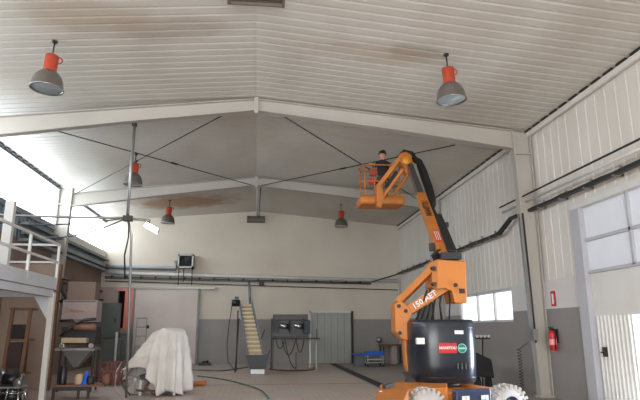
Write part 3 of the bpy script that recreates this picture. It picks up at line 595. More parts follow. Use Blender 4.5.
# electrical cabinets at the back left
def cabinet(u0, u1, v0, v1, Y, label, mk='cab', door=True):
    a = at(u0, v0, Y); b = at(u1, v1, Y); z0 = max(b.z, 0); t = thing('electrical_cabinet', ((a.x+b.x)/2, Y+.2, z0), label, 'cabinet', 'grey cabinets at the back left')
    q = MB(); q.box((a.x, Y, z0), (b.x, Y+.4, a.z)); q.build('body', M[mk], t, .01)
    q = MB(); q.box((a.x+.04, Y-.02, z0+.05), (b.x-.04, Y, a.z-.05)); dd = q.build('door', M[mk], t, .005)
    q = MB(); q.box((b.x-.14, Y-.05, (z0+a.z)/2-.08), (b.x-.1, Y-.02, (z0+a.z)/2+.08)); q.build('handle', M['dark'], dd)
cabinet(98, 117, 303, 338, 24.5, 'tall grey-green electrical cabinet on the back left wall')
cabinet(103, 118, 339, 368, 24.2, 'lower grey-green cabinet under the electrical cabinet')
cabinet(119.5, 129, 333, 362, 24.9, 'narrow grey cabinet under the coral curtain doorway')
p = at(117, 332, 23.9); pipe('floor_pipe', [(p.x, 23.9, p.z), (p.x, 23.9, .9), (p.x, 23.9, 0)], .05, 'steelw', 'short pale upright pipe in front of the grey cabinets', 'pipe')
# looped hoses on the left wall
q = MB(); pts = [at(62, 279, 18), at(70, 280, 17.8), at(67, 290, 17.6), at(70, 297, 17.6), at(84, 299, 18), at(103, 300, 18.4)]
q.tube(pts, .035); tag(q.build('looped_hose', M['cable']), 'thick dark hose looped above the sorting machine', 'hose')
q = MB(); q.tube([at(62, 280, 17), at(61, 290, 17), at(66, 298, 17), at(60, 302, 17)], .05); tag(q.build('looped_hose', M['cable']), 'dark hose bundle beside the mezzanine corner post', 'hose')
pipe('wall_pipe', [(XL+.12, 17, 3.1), (XL+.12, D-.1, 3.15)], .04, 'dark', 'dark pipe along the brown left wall', 'pipe')
# hand truck in front of the sliding door
ht = thing('step_ladder', (-4.3, 23.0, 0), 'pale metal hand truck standing between pole and dust sheet', 'hand truck')
Yh = 22.0; L_ = [at(137, 318, Yh), at(136, 345, Yh)]; R2 = [at(147, 318, Yh), at(147, 345, Yh)]
for a, b in (L_, R2): q = MB(); q.tube([(a.x, Yh, a.z), (a.x, Yh, 0)], .025); q.build('side_rail', M['galv'], ht)
for v in (318, 327, 336, 346): z = at(140, v, Yh).z; q = MB(); q.tube([(L_[0].x, Yh, z), (R2[0].x, Yh, z)], .02); q.build('rung', M['galv'], ht)
q = MB(); q.cyl((R2[0].x+.02, Yh-.05, at(0, 327, Yh).z), (R2[0].x+.1, Yh-.05, at(0, 327, Yh).z), .06); q.build('knob', M['dark'], ht)
q = MB(); q.box((L_[0].x, Yh-.3, .02), (R2[0].x, Yh, .05)); q.build('toe_plate', M['galv'], ht)
ht.name = 'hand_truck'
# ---------------------------------------------------------------- machine under the white dust sheet
YM = 14.4; cxm = at(162, 360, YM).x
cm = thing('covered_machine', (cxm, YM, 0), 'metal framed machine with spoked wheel under the white dust sheet', 'machine')
q = MB(); q.box((cxm-.45, YM-.25, .35), (cxm+.4, YM+.35, .45)); q.box((cxm-.2, YM-.2, .45), (cxm+.3, YM+.25, 1.2)); q.build('body', M['dark'], cm)
for sx, sy in ((-.42, -.22), (.36, -.22), (-.42, .3), (.36, .3)): q = MB(); q.bar((cxm+sx, YM+sy, 0), (cxm+sx, YM+sy, .4), .06, .06); q.build('leg', M['galv'], cm)
wc = V((cxm-.55, YM-.2, .36))
q = MB(); q.lathe([(.33, -.02), (.36, 0), (.33, .02)], wc, (0.2, 1, 0), 28); q.cyl(wc-V((0, .05, 0)), wc+V((0, .05, 0)), .04)
for i in range(8): A = 2*PI*i/8; q.tube([wc, wc+V((math.cos(A)*.33, 0, math.sin(A)*.33))], .008, 5)
q.build('spoked_wheel', M['galv'], cm)
q = MB(); q.tube([(cxm-.1, YM-.3, .55), (cxm-.3, YM-.34, .2), (cxm-.1, YM-.34, .05), (cxm+.3, YM-.35, .12)], .03); q.tube([(cxm-.5, YM-.3, .12), (cxm+.2, YM-.32, .1)], .025); q.build('pipework', mat('rusty_pipe', (104, 70, 52), .7), cm)
pts = [at(122, 362, 14), at(116, 372, 14), at(115, 385, 14), at(122, 397, 14), at(133, 402, 14)]
pipe('loose_cable', pts, .012, 'galv', 'thin grey cable looping down left of the dust sheet', 'cable')
pipe('loose_cable', [at(124, 366, 14.1), at(121, 380, 14.1), at(130, 396, 14.1), at(145, 399, 14.1)], .012, 'cable', 'thin black cable looping down left of the dust sheet', 'cable')
def sheet():
    q = MB(); n = 96; rings = []
    K = 26; cs = at(165, 360, YM).x
    for k in range(K+1):
        t = k/K; R = []
        for i in range(n):
            A = 2*PI*i/n; ca, sa = math.cos(A), math.sin(A)
            lft = max(0, -ca); rgt = max(0, ca); frt = max(0, -sa)
            hem = .06 + .34*lft**1.2 + .05*math.sin(A*5+1) + .3*max(0, 1-((A-4.0)/.62)**2)
            g1 = math.sin(A*7+1.3+.8*math.sin(A*2)); fold = (abs(g1)**.6*math.copysign(1, g1)*.8+.8*math.sin(A*12+.4+t)+.5*math.sin(A*19+2))*.085*t**.8 + .022*math.sin(A*5+k*.7)*math.sin(k*.55+A)
            rx = .34+.12*t**.5 + (.58*lft**1.5)*max(0, t-.1)**1.1 + .1*rgt*t**.6 + fold
            ry = .26+.2*t**.5+.12*t + fold
            top = 1.51-.1*lft-.02*rgt+.03*math.sin(A*3+.5)
            drop = t**(1.55-.35*lft)
            R.append((cs+ca*rx, YM+sa*ry, top+(hem-top)*drop))
        rings.append(R)
    q.loft(rings, cap=False); q.cap([v for v in q.bm.verts[:n]]) if False else None
    q.bm.verts.ensure_lookup_table(); r0 = list(q.bm.verts)[:n]; tc_ = q.bm.verts.new((cs, YM, 1.54))
    for i in range(n): q.bm.faces.new((r0[i], r0[(i+1) % n], tc_)).smooth = True
    q.bm.verts.ensure_lookup_table()
    o = q.build('dust_sheet', M['cloth'], shade=True)
    s = o.modifiers.new('thick', 'SOLIDIFY'); s.thickness = .006
    return tag(o, 'white dust sheet draped over a machine left of centre', 'cloth')
sheet()
tag(MB().tube([(-1.75, 16.2, .06), (-1.5, 16.25, .07), (-1.35, 16.15, .09)], .07, 10).build('orange_tool', mat('tan_orange', (168, 98, 52), .6)), 'small brown-orange tool lying on the floor right of the dust sheet', 'tool')
for (pts, lb, mk) in (([(-1.9, 19.5, .02), (-1.2, 18.5, .02), (-.6, 17.2, .02), (.1, 15, .02), (.3, 13, .02)], 'thin dark green hose lying across the floor toward the camera', 'hose'), ([(-2.4, 22.5, .02), (-1.4, 21.8, .02), (-.9, 22.4, .02), (-.3, 23.8, .02)], 'dark green hose curling on the floor left of the conveyor', 'hose'), ([(.5, 22.4, .02), (1.2, 21.5, .02), (2.1, 21.9, .02), (2.3, 23.2, .02)], 'black cable lying below the roller machine', 'cable')):
    P = [V(p) for p in pts]; Q = []
    for i in range(len(P)-1):
        p0, p1, p2, p3 = P[max(i-1, 0)], P[i], P[i+1], P[min(i+2, len(P)-1)]
        for k in range(8):
            s = k/8; Q.append(.5*((2*p1)+(p2-p0)*s+(2*p0-5*p1+4*p2-p3)*s*s+(3*p1-p0-3*p2+p3)*s**3))
    Q.append(P[-1]); pipe('floor_hose', Q, .02, mk, lb, 'hose')
q = MB(); p = at(205, 362, 25.3); q.box((p.x-.25, 25.2, 0), (p.x+.25, 25.5, .12)); q.cyl((p.x-.1, 25.3, .12), (p.x+.15, 25.3, .16), .06); tag(q.build('dark_tool', M['black']), 'low dark tool lying at the foot of the back wall, right of the sliding door', 'tool')
# ---------------------------------------------------------------- inclined conveyor
cv = thing('inclined_conveyor', (0, 20.7, 0), 'inclined cleated conveyor with cream belt and grey hopper near the back wall', 'conveyor')
bl, br_, tl, tr = at(249, 358, 20.5), at(263, 358, 20.5), at(241, 304, 22.3), at(251, 304, 22.3)
bw = (tr.x-tl.x); 
n_ = ((tl-bl).cross(br_-bl)).normalized(); n_ = n_ if n_.y < 0 else -n_
q = MB(); q.prism([bl, br_, tr, tl], n_*-.08); q.build('belt', M['belt'], cv)
for i in range(13):
    s = (i+.5)/13; a = bl.lerp(tl, s); b = br_.lerp(tr, s); q = MB(); q.bar(a+n_*.03, b+n_*.03, .03, .06, up=n_); q.build('cleat', mat('belt_cleat', (232, 222, 196), .6), cv)
for a, b in ((bl, tl), (br_, tr)):
    s = -1 if a is bl else 1; q = MB(); q.bar(a+V((s*.04, 0, 0)), b+V((s*.04, 0, 0))+(b-a).normalized()*.1, .05, .22, up=n_); q.build('side_frame', M['steelg'], cv)
z1 = at(250, 355, 20.2).z; xa, xb = at(246, 356, 20.2).x, at(269, 356, 20.2).x; xc, xd = at(250, 373, 20.2).x, at(265, 373, 20.2).x
q = MB(); q.loft([[(xa, 20.0, z1), (xb, 20.0, z1), (xb, 20.7, z1), (xa, 20.7, z1)], [(xc, 20.1, .1), (xd, 20.1, .1), (xd, 20.6, .1), (xc, 20.6, .1)]], smooth=False); q.build('hopper', mat('dark_grey_steel', (78, 78, 80), .5), cv)
q = MB(); q.box((xc+.02, 20.02, .02), (xd-.02, 20.09, .17)); q.build('white_plate', M['white'], cv)
q = MB(); q.box((xc, 20.15, 0), (xd, 20.55, .1)); q.build('base', M['dark'], cv)
for s, a in ((-1, tl), (1, tr)):
    q = MB(); q.bar((a.x+s*.1, 22.0, 0), (a.x+s*.1, 22.1, a.z-.25), .05, .05); q.build('leg', M['dark'], cv)
q = MB(); q.bar((tl.x-.1, 21.0, 0), (tl.x-.05, 22.1, 1.9), .04, .04); q.bar((tr.x+.1, 22.2, .2), (tr.x+.55, 22.2, 1.5), .04, .04); q.build('brace', M['dark'], cv)
p = at(236, 303, 22.2); q = MB(); q.cyl(p-V((.16, 0, 0)), p+V((.14, 0, 0)), .13); q.box((p.x-.05, p.y-.1, p.z+.1), (p.x+.1, p.y+.1, p.z+.24)); q.build('motor', M['black'], cv)
q = MB(); q.tube([p-V((.14, 0, 0)), at(229, 325, 22.2), at(227, 345, 22.2), at(228, 362, 22.2), at(236, 372, 21.5)], .015); q.build('motor_cable', M['cable'], cv)
# ---------------------------------------------------------------- roller machine beside the conveyor
rm = thing('roller_machine', (1.4, 22.6, 0), 'dark framed machine with two shiny rollers between conveyor and grey door', 'machine')
Yr = 22.5; f = lambda u, v, Y=Yr: at(u, v, Y)
xa, xb = f(272, 318).x, f(308, 318).x
q = MB(); q.box((xa+.05, Yr, f(0, 320).z), (xb, Yr+.6, f(0, 314).z)); q.build('top_hood', mat('dark_taupe_metal', (80, 76, 72), .5), rm, .02)
q = MB(); q.box((xa, Yr+.1, f(0, 338).z), (xb, Yr+.5, f(0, 320).z)); q.build('body', M['black'], rm, .01)
for u in (284, 298.5): p = f(u, 326.5, Yr); q = MB(); q.cyl(p+V((-.16, -.08, .03)), p+V((.16, -.08, -.0)), .09); rl = q.build('roller', M['chrome'], rm); q = MB(); q.lathe([(.16, -.02), (.16, .02)], p+V((.2, -.08, 0)), (1, 0, 0), 16, close=True); q.build('end_disc', M['dark'], rl)
p = f(306, 327); q = MB(); q.box((p.x-.1, Yr-.15, p.z-.25), (p.x+.16, Yr+.1, p.z+.25)); q.build('control_box', mat('navy_metal', (40, 48, 66), .5), rm, .01)
for u in (274, 278, 290.5, 303): p = f(u, 324+(u % 3)); q = MB(); q.box((p.x-.04, Yr-.1, p.z-.25), (p.x+.05, Yr+.1, p.z+.22)); q.build('side_plate', M['dark'], rm)
q = MB(); z = f(0, 339).z; q.box((xa, Yr-.05, z-.05), (f(320, 339).x, Yr+.0, z)); q.box((xa, Yr+.55, z-.05), (f(320, 339).x, Yr+.6, z)); q.box((xa, Yr-.05, z-.05), (xa+.05, Yr+.6, z)); q.build('frame_rail', M['dark'], rm)
for u, r, mk in ((271.5, .06, 'dark'), (311, .035, 'galv'), (316.5, .03, 'galv'), (273.5, .03, 'dark')):
    p = f(u, 345); dy = .5 if u in (311, 273.5) else 0; q = MB(); q.bar((p.x, Yr+dy, 0), (p.x, Yr+dy, f(0, 318).z if u < 272 else z), r, r); q.build('leg', M[mk], rm)
q = MB(); q.bar((f(316.5, 340).x, Yr, z-.1), (f(316.5, 340).x, Yr, z+.35), .03, .03); q.build('stop_post', M['dark'], rm)
for (a, b, s) in (((275, 336), (284, 342), .35), ((282, 340), (296, 338), .6), ((296, 338), (304, 340), .5), ((285, 340), (296, 368), .3)):
    q = MB(); q.tube(sag(f(*a, Yr-.1), f(*b, Yr-.1), s), .018); q.build('hanging_cable', M['cable'], rm)
q = MB(); q.tube([f(270, 350), (f(262, 372).x, Yr-.3, .02)], .02); q.tube([f(296, 352, Yr-.1), f(296, 374, Yr-.1)], .015); q.build('stay', M['dark'], rm)
# blue-topped trolley and grey bin near the right end of the back wall
bt = thing('blue_topped_trolley', (4.9, 23.6, 0), 'steel trolley with bright blue top near the right end of the back wall', 'trolley')
Yt = 23.6; g_ = lambda u, v: at(u, v, Yt); xa, xb = g_(367, 355).x, g_(384, 355).x; zt = g_(375, 351.5).z
q = MB(); q.box((xa, Yt, zt-.16), (xb, Yt+.6, zt)); q.build('blue_tray', M['blue'], bt, .02)
q = MB(); q.box((xa, Yt, zt-.34), (xb, Yt+.6, zt-.28)); q.box((xa, Yt, zt-.46), (xb, Yt+.6, zt-.42)); q.build('shelf', M['galv'], bt)
for x in (xa+.03, xb-.03):
    for y in (Yt+.03, Yt+.57):
        q = MB(); q.bar((x, y, .06), (x, y, zt-.14), .04, .04); lg = q.build('leg', M['chrome'], bt)
        q = MB(); q.cyl((x-.02, y, .05), (x+.02, y, .05), .05, seg=12); q.build('castor', M['rubber'], lg)
gb = thing('grey_bin', (4.2, 24.2, 0), 'grey upright box with blue tray lid beside the ribbed back door', 'box'); a = at(355.5, 354, 24.2); b = at(364, 354, 24.2)
q = MB(); q.box((a.x, 24.2, 0), (b.x, 24.7, a.z-.06)); q.build('body', M['cab'], gb, .01)
q = MB(); q.box((a.x-.05, 24.15, a.z-.06), (b.x+.05, 24.75, a.z)); q.build('blue_lid', M['blue'], gb, .01)
p = at(379, 340, D-.05); q = MB(); q.lathe([(0, -.0), (.12, 0), (.14, .04), (.1, .12), (0, .14)], p, (0, -1, 0)); q.tube([p, p+V((0, 0, -.35))], .015); tag(q.build('wall_beacon', M['galv']), 'small round pale fitting on the grey back wall above the blue trolley', 'wall fitting')
wt = thing('wall_bench', (6, 25.4, 0), 'brown table against the grey wall in the back right corner', 'table')
a = at(381, 348, 25.2); b = at(397, 348, 25.2); q = MB(); q.box((a.x, 25.1, .78), (XR-.05, 25.9, .84)); q.build('top', M['wood'], wt)
for x in (a.x+.1, XR-.15):
    for y in (25.15, 25.85): q = MB(); q.bar((x, y, 0), (x, y, .8), .05, .05); q.build('leg', M['dark'], wt)
q = MB(); q.box((a.x+.5, 25.3, 0), (a.x+.75, 25.7, .78)); q.build('pedestal', M['pink'], wt)
pipe('corner_pipe', [(XR-.12, D-.15, 0), (XR-.12, D-.15, 3.9)], .035, 'steelw', 'thin white pipe in the back right corner', 'pipe')
# broom rack and dark cart at the right wall
br = thing('squeegee', (6.3, 15.2, 0), 'upturned squeegee with dark head standing behind the lift', 'squeegee')
p = at(482.5, 338, 15.0); q = MB(); q.tube([(p.x-.08, 15.0, 0), (p.x, 15.0, p.z-.03)], .018); q.build('handle', M['dark'], br)
q = MB(); q.box((p.x-.2, 14.96, p.z-.03), (p.x+.2, 15.04, p.z+.03)); hd = q.build('head', M['dark'], br)
for i in range(4): q = MB(); x = p.x-.16+i*.105; q.box((x-.03, 14.95, p.z+.01), (x+.03, 15.05, p.z+.08)); q.build('pale_block', M['steelw'], hd)
dc = thing('dark_cart', (6.1, 14.2, 0), 'low dark cart against the right wall behind the lift wheel', 'cart')
a = at(474, 362, 14.2); b = at(492, 385, 14.2)
q = MB(); q.prism([(a.x, 14.1, .35), (b.x+.05, 14.1, .3), (b.x, 14.1, .75), (a.x, 14.1, .95)], (0, .6, 0)); q.build('tub', M['rubber'], dc, .03)
for x in (a.x+.1, b.x-.05): q = MB(); q.cyl((x-.03, 14.3, .17), (x+.03, 14.3, .17), .17); q.build('wheel', M['black'], dc)
q = MB(); q.tube([(a.x, 14.3, .9), (a.x-.15, 14.3, 1.05)], .02); q.bar((a.x+.1, 14.3, .17), (a.x+.1, 14.3, .4), .04); q.bar((b.x-.05, 14.3, .17), (b.x-.05, 14.3, .35), .04); q.build('handle', M['dark'], dc)
# ---------------------------------------------------------------- articulated boom lift
lift = thing('boom_lift', (3.2, 9.7, 0), 'orange articulated boom lift with black turret, raised arm and man basket', 'boom lift')
ex, ey = V((.97, .243, 0)), V((-.243, .97, 0)); FC = V((3.22, 8.8, 0))
def lc(a, b, z): return FC + ex*a + ey*b + V((0, 0, z))
Ml = Mx((ex, ey, V((0, 0, 1)))).transposed()
q = MB(); q.cbox(lc(0, .85, .44), (1.35, 1.5, .22), Ml); q.build('chassis', M['orange'], lift, .02)
for a_ in (-.72, .66): q = MB(); q.cbox(lc(a_, .7, .3), (.12, 1.5, .12), Ml); q.build('axle', M['dark'], lift)
q = MB(); pl = [(376, 391), (386, 385.5), (399, 381.5), (447, 378.5), (447, 387.5), (409, 388.5), (403, 403), (377, 408)]
q.prism([onZ(u, v, .64) for u, v in pl], (0, 0, -.22)); q.build('deck_plate', M['orange'], lift, .015)
p = onZ(378, 391, .64); q = MB(); q.cyl(p+V((.02, -.06, -.03)), p+V((.02, -.1, -.03)), .04); q.build('marker_light', M['white'], lift)
a, b = onZ(384, 389, .64), onZ(393, 386.5, .64); q = MB(); q.bar(a+V((0, 0, .03)), b+V((0, 0, .03)), .05, .05); q.build('tie_down_bar', M['dark'], lift)
a = onZ(407, 382, .64); q = MB(); q.cbox(a+V((.05, 0, .02)), (.14, .1, .05)); q.build('tie_down_bar', M['dark'], lift)
q = MB(); q.cbox(lc(.56, .55, .52), (.22, .7, .12), Ml); q.build('side_plate', M['orange'], lift, .01)
fp = MB(); fp.cbox(lc(-.03, -.22, .42), (.62, .12, .4), Ml); fpo = fp.build('front_box', mat('dark_blue_paint', (44, 52, 78), .4, 0, .15, (26, 30, 44), 3), lift, .02)
for s in (-.15, .19):
    q = MB(); q.cbox(lc(-.03+s, -.284, .47), (.13, .006, .12), Ml); st = q.build('white_sticker', M['white'], fpo)
    q = MB(); q.cbox(lc(-.03+s, -.289, .47), (.004, .004, .1), Ml); q.cbox(lc(-.03+s, -.289, .47), (.11, .004, .006), Ml); q.build('sticker_line', M['cab'], st)
def wheel(c, side, r=.29):
    n = ey*side; w = .24
    q = MB(); q.lathe([(r*.5, -w/2), (r*.86, -w/2), (r*.95, -w*.4), (r*.95, w*.4), (r*.86, w/2), (r*.5, w/2)], c, n, 40)
    A0 = n.orthogonal().normalized(); B0 = n.cross(A0)
    N = 22
    for i in range(N):
        for sd in (-1, 1):
            A = 2*PI*(i+(.5 if sd > 0 else 0))/N; d = A0*math.cos(A)+B0*math.sin(A); tt = -A0*math.sin(A)+B0*math.cos(A)
            q.bar(c+d*r*.95+n*(sd*.02)-tt*.0, c+d*r*.93+n*(sd*w*.54)+tt*.025, .042, .075, up=d)
    ty = q.build('tyre', M['tyre'], lift)
    q = MB(); q.lathe([(r*.52, -w*.3), (r*.52, w*.42), (r*.46, w*.45), (r*.42, w*.2), (r*.2, w*.2), (r*.17, w*.45), (0, w*.46)], c, n, 28); q.lathe([(0, -w*.3), (r*.52, -w*.3)], c, n, 28)
    rm_ = q.build('rim', mat('dark_rim', (60, 66, 90), .4, .3), ty)
    q = MB()
    for i in range(8): A = 2*PI*i/8; d = A0*math.cos(A)+B0*math.sin(A); q.cyl(c+d*r*.3+n*w*.18, c+d*r*.3+n*w*.26, .016, seg=6)
    q.build('wheel_nuts', M['galv'], rm_)
def wheel_face(c): pass
wheel(lc(-.77, -.1, .33), -1, .31); wheel(lc(.7, -.1, .33), -1, .31); wheel(lc(.6, 1.5, .27), 1, .25); wheel(lc(-.45, 1.5, .27), 1, .25)
# turret
TC = V((3.2, 10.0, 0)); TW, TD, TZ0, TZ1 = .565, .7, .62, 1.66
def sring(hw, hd, z, e=3.6, n=56, c=TC):
    R = []
    for i in range(n):
        A = 2*PI*i/n; ca, sa = math.cos(A), math.sin(A)
        R.append(c+V((hw*math.copysign(abs(ca)**(2/e), ca), hd*math.copysign(abs(sa)**(2/e), sa), z)))
    return R
q = MB(); q.loft([sring(TW*k, TD*k2, z) for k, k2, z in ((.9, .9, TZ0), (.96, .97, TZ0+.04), (.985, .99, TZ0+.3), (1, 1, .98+.2), (.99, .995, TZ1-.06), (.96, .97, TZ1-.01), (.9, .92, TZ1))]); tu = q.build('turret_cover', M['turret'], lift)
q = MB(); q.cyl((TC.x, TC.y, .5), (TC.x, TC.y, .64), .42, seg=32); q.build('slew_ring', M['dark'], lift)
q = MB()
for z in (TZ0+.1, 1.52): q.loft([sring(TW*1.004, TD*1.004, z), sring(TW*1.004, TD*1.004, z+.008)], cap=False)
q.build('panel_seam', M['black'], tu)
FY = TC.y-TD-.004
a, b = at(438.5, 343, FY), at(457, 353, FY)
q = MB(); q.box((a.x, FY-.006, b.z), (b.x, FY+.03, a.z)); rl = q.build('red_logo_plate', M['red'], tu)
text('logo_text', 'MANITOU', .064, ((a.x+b.x)/2, FY-.008, (a.z+b.z)/2), (1, 0, 0), (0, 0, 1), M['white'], rl)
p = at(462, 348.3, FY); q = MB(); q.cyl(p+V((0, -.004, 0)), p+V((0, .05, 0)), .075, seg=28); gc = q.build('green_round_logo', M['green'], tu)
q = MB(); q.lathe([(.066, -.006), (.075, -.006), (.075, 0), (.066, 0)], p+V((0, -.002, 0)), (0, 1, 0), 28); q.box((p.x-.055, p.y-.01, p.z-.013), (p.x+.055, p.y-.004, p.z+.013)); q.build('round_logo_band', mat('pale_green', (150, 205, 190), .5), gc)
for u in (457.5, 461.5, 465.5, 469): p = at(u, 366, FY); q = MB(); q.cbox((p.x, FY+.0, p.z), (.035, .03, .12)); q.build('vent_slot', M['black'], tu, .01)
p = at(419.5, 341, FY); q = MB(); q.cbox((p.x+.02, FY+.03, p.z), (.13, .08, .1)); q.build('white_sticker', M['white'], tu)
p = at(459, 331, FY); q = MB(); q.cbox((p.x, FY+.01, p.z-.02), (.15, .02, .06)); q.build('white_sticker', M['white'], tu)
# arm block
YB = 9.55
bp = lambda u, v, Y=YB: at(u, v, Y)
q = MB(); q.prism([bp(*c) for c in ((437, 259), (466, 261), (467.5, 303), (455, 303), (452, 291), (444, 288), (437, 289))], (0, .5, 0)); q.build('knuckle_block', M['orange'], lift, .02)
q = MB(); q.prism([bp(432, 262, YB+.1), bp(437, 260, YB), bp(437, 289, YB), bp(432, 287, YB+.1)], (0, .4, 0)); q.build('block_side_plate', M['orange'], lift)
p = bp(462, 291, YB-.01); q = MB(); q.cbox(p, (.09, .03, .08)); q.build('pin_plate', M['dark'], lift)
for u, v in ((434, 268), (434.5, 284), (456, 285)): p = bp(u, v, YB-.03); q = MB(); q.cyl(p, p+V((0, .1, 0)), .035); q.build('pivot_pin', M['dark'], lift)
# parallel link arms to the rear elbow
A1, A2 = bp(436, 265, 9.7), bp(399, 302, 10.1)
q = MB(); q.bar(A1, A2, .18, .12); q.build('upper_link_arm', M['orange'], lift, .01)
B1, B2 = bp(449, 285, 9.7), bp(410, 310, 10.0)
q = MB(); q.bar(B1, B2, .18, .17); la = q.build('lower_link_arm', M['orange'], lift, .01)
dd = (B1-B2).normalized(); upv = (V((0, 0, 1))-dd*dd.z).normalized(); nrm = dd.cross(upv); nrm = nrm if nrm.y < 0 else -nrm
text('arm_lettering', '150 AET', .14, B1.lerp(B2, .6)+nrm*.096, dd, upv, M['white'], la)
q = MB(); q.bar(bp(432, 292, 9.8), bp(402, 312, 10.05), .08, .08); q.build('lift_cylinder', M['chrome'], lift)
q = MB(); q.prism([bp(u, v, 9.9) for u, v in ((395, 304), (400, 300), (406, 304), (412, 311), (408, 326), (414, 336), (412, 342), (402, 339), (395.5, 332))], (0, .34, 0)); q.build('elbow_plate', M['orange'], lift, .015)
for u, v in ((399, 306), (400, 333), (406, 311)): p = bp(u, v, 9.88); q = MB(); q.cyl(p, p+V((0, .1, 0)), .035); q.build('pivot_pin', M['dark'], lift)
q = MB(); q.prism([bp(u, v, 9.98) for u, v in ((404, 336), (412, 338), (413, 360), (409, 374), (406, 366))], (0, .2, 0)); q.build('lower_arm', M['orange'], lift, .01)
q = MB()
for i, (du, s) in enumerate(((0, .12), (3, .2), (6, .28), (-3, .16))): q.tube(sag(bp(430+du, 290, 9.75), bp(420+du*1.8, 322, 10), s*.3)[:], .018)
q.tube([bp(441, 290, 9.7), bp(440, 305, 9.7), bp(442, 322, 9.7)], .02); q.tube([bp(449, 291, 9.7), bp(450, 305, 9.7), bp(449, 322, 9.7)], .014)
q.build('hydraulic_hoses', M['rubber'], lift)
# telescopic boom
def fr(a, b):
    d = (b-a).normalized(); u = (V((0, 0, 1))-d*d.z).normalized(); return d, u, d.cross(u)
C0, C1 = at(443, 257, 9.75), at(421, 196, 12.3)
q = MB(); q.bar(C0, C1, .2, .2); bo = q.build('boom_outer', M['orange'], lift, .015)
d, u, n = fr(C0, C1); n = n if n.y < 0 and abs(n.y) > .3 else n
sd = d.cross(u); sd = sd if sd.x < 0 else -sd      # side facing left
face = u*-1
text('boom_lettering', 'MANITOU', .19, C0.lerp(C1, .68)+u*.104, d, u.cross(d), M['black'], bo)
q = MB(); q.cbox(C0.lerp(C1, .22)+u*.104, (.12, .5, .01), Mx((sd, d, u)).transposed()); rs = q.build('red_sticker', M['red'], bo)
q = MB()
for k in (-1, 0, 1): q.cbox(C0.lerp(C1, .22)+u*.11+sd*k*.035, (.012, .4, .008), Mx((sd, d, u)).transposed())
q.build('white_stripe', M['white'], rs)
D1 = at(410, 166, 13.9)
q = MB(); q.bar(C1-(D1-C1)*.1, D1, .14, .16); q.build('boom_inner', mat('inner_boom_grey', (92, 92, 94), .35, .5), lift, .01)
E0, E1 = at(452, 256, 9.7), at(437.5, 219, 11.2)
q = MB(); q.bar(E0, E1, .17, .24); q.build('black_boom_cover', M['rubber'], lift, .02)
p = at(446, 225, 11.0); q = MB(); q.cbox(p, (.08, .1, .1)); q.build('sensor_box', M['black'], lift)
q = MB(); q.tube([at(414, 159, 14), at(419, 162, 13.8), at(424, 172, 13.4), at(429, 187, 12.8), at(432, 199, 12.35), at(432, 205, 12.15), at(429.5, 205, 12.1)], .09, 10); q.build('hose_carrier', M['rubber'], lift)
q = MB(); q.tube([at(418, 166, 13.6), at(424, 183, 12.9), at(430, 200, 12.2), at(436, 216, 11.5)], .04, 6); q.build('boom_cable', M['rubber'], lift)
q = MB(); q.cbox(at(448, 257, 9.7), (.36, .4, .12)); q.bar(at(434, 258, 9.7), at(440, 252, 9.8), .08, .12); q.build('boom_clamp', M['dark'], lift)
p = at(432, 247, 10); q = MB(); q.cbox(p, (.08, .12, .14)); q.build('boom_bracket', M['dark'], lift)
# knuckle and jib
K = at(405, 160, 14.0)
q = MB(); kp = [at(u, v, 13.85) for u, v in ((398, 158), (401, 153), (406, 151.5), (411, 154), (413, 162), (411, 172), (407, 174), (404, 166))]; q.prism(kp, (0, .3, 0)); q.build('jib_knuckle', M['orange'], lift, .02)
q = MB(); q.lathe([(0, 0), (.1, 0), (.11, .04), (.1, .06), (0, .06)], at(406, 161, 13.8), (0, -1, 0)); q.build('pivot_cap', mat('orange_yellow', (226, 148, 50), .4), lift)
q = MB(); q.tube([at(398, 158, 14.1), at(404, 151, 14.1), at(412, 153, 14.1), at(417, 161, 13.9)], .05, 8); q.build('hose_loop', M['rubber'], lift)
for a, b, w in (((400.5, 158, 13.9), (379, 186, 14.25), .1), ((403.5, 169, 13.95), (383, 197, 14.3), .075), ((409, 173, 13.95), (391, 199, 14.6), .065)):
    q = MB(); q.bar(at(*a), at(*b), w, w*1.1); q.build('jib_arm', M['orange'], lift, .01)
q = MB(); q.bar(at(397, 172, 14.1), at(386, 187, 14.2), .09, .09); q.build('jib_cylinder', M['rubber'], lift)
q = MB(); q.prism([at(u, v, 14.2) for u, v in ((376.5, 184), (382, 184), (384, 198), (381, 208), (377, 206))], (0, .18, 0)); q.build('basket_bracket', M['orange'], lift, .01)
# basket
bk0 = at(380, 202, 14.8); BX = bk0.x; BZ = 5.02; YB0, YB1 = 14.4, 15.15
def rrect(hw, hd, z, r, n=6, c=None):
    c = c or V((BX, (YB0+YB1)/2, 0)); R = []
    for k, (sx, sy) in enumerate(((1, 1), (-1, 1), (-1, -1), (1, -1))):
        for i in range(n+1):
            A = k*PI/2+i*PI/2/n; R.append(c+V((sx*(hw-r)+r*math.cos(A), sy*(hd-r)+r*math.sin(A), z)))
    return R
HW, HD = .62, (YB1-YB0)/2
q = MB(); q.loft([rrect(HW-.05, HD-.05, BZ-.24, .08), rrect(HW, HD, BZ-.19, .1), rrect(HW, HD, BZ-.04, .1), rrect(HW-.04, HD-.04, BZ, .08)]); q.build('basket_floor', M['orange'], lift)
for z, k in ((5.88, 'top_rail'), (5.42, 'mid_rail')):
    q = MB(); R = rrect(HW-.06, HD-.04, z, .18, 6); q.tube(R+[R[0]], .02, 8); q.build(k, M['orange'], lift)
for x, y in ((-1, -1), (-1, 1), (1, -1), (1, 1), (-.45, -1), (.45, -1), (.4, 1)):
    yy = (YB0+YB1)/2+y*(HD-.045); xx = BX+x*(HW-.14); q = MB(); q.tube([(xx, yy, BZ-.03), (xx, yy, 5.88)], .017, 8); q.build('upright', M['orange'], lift)
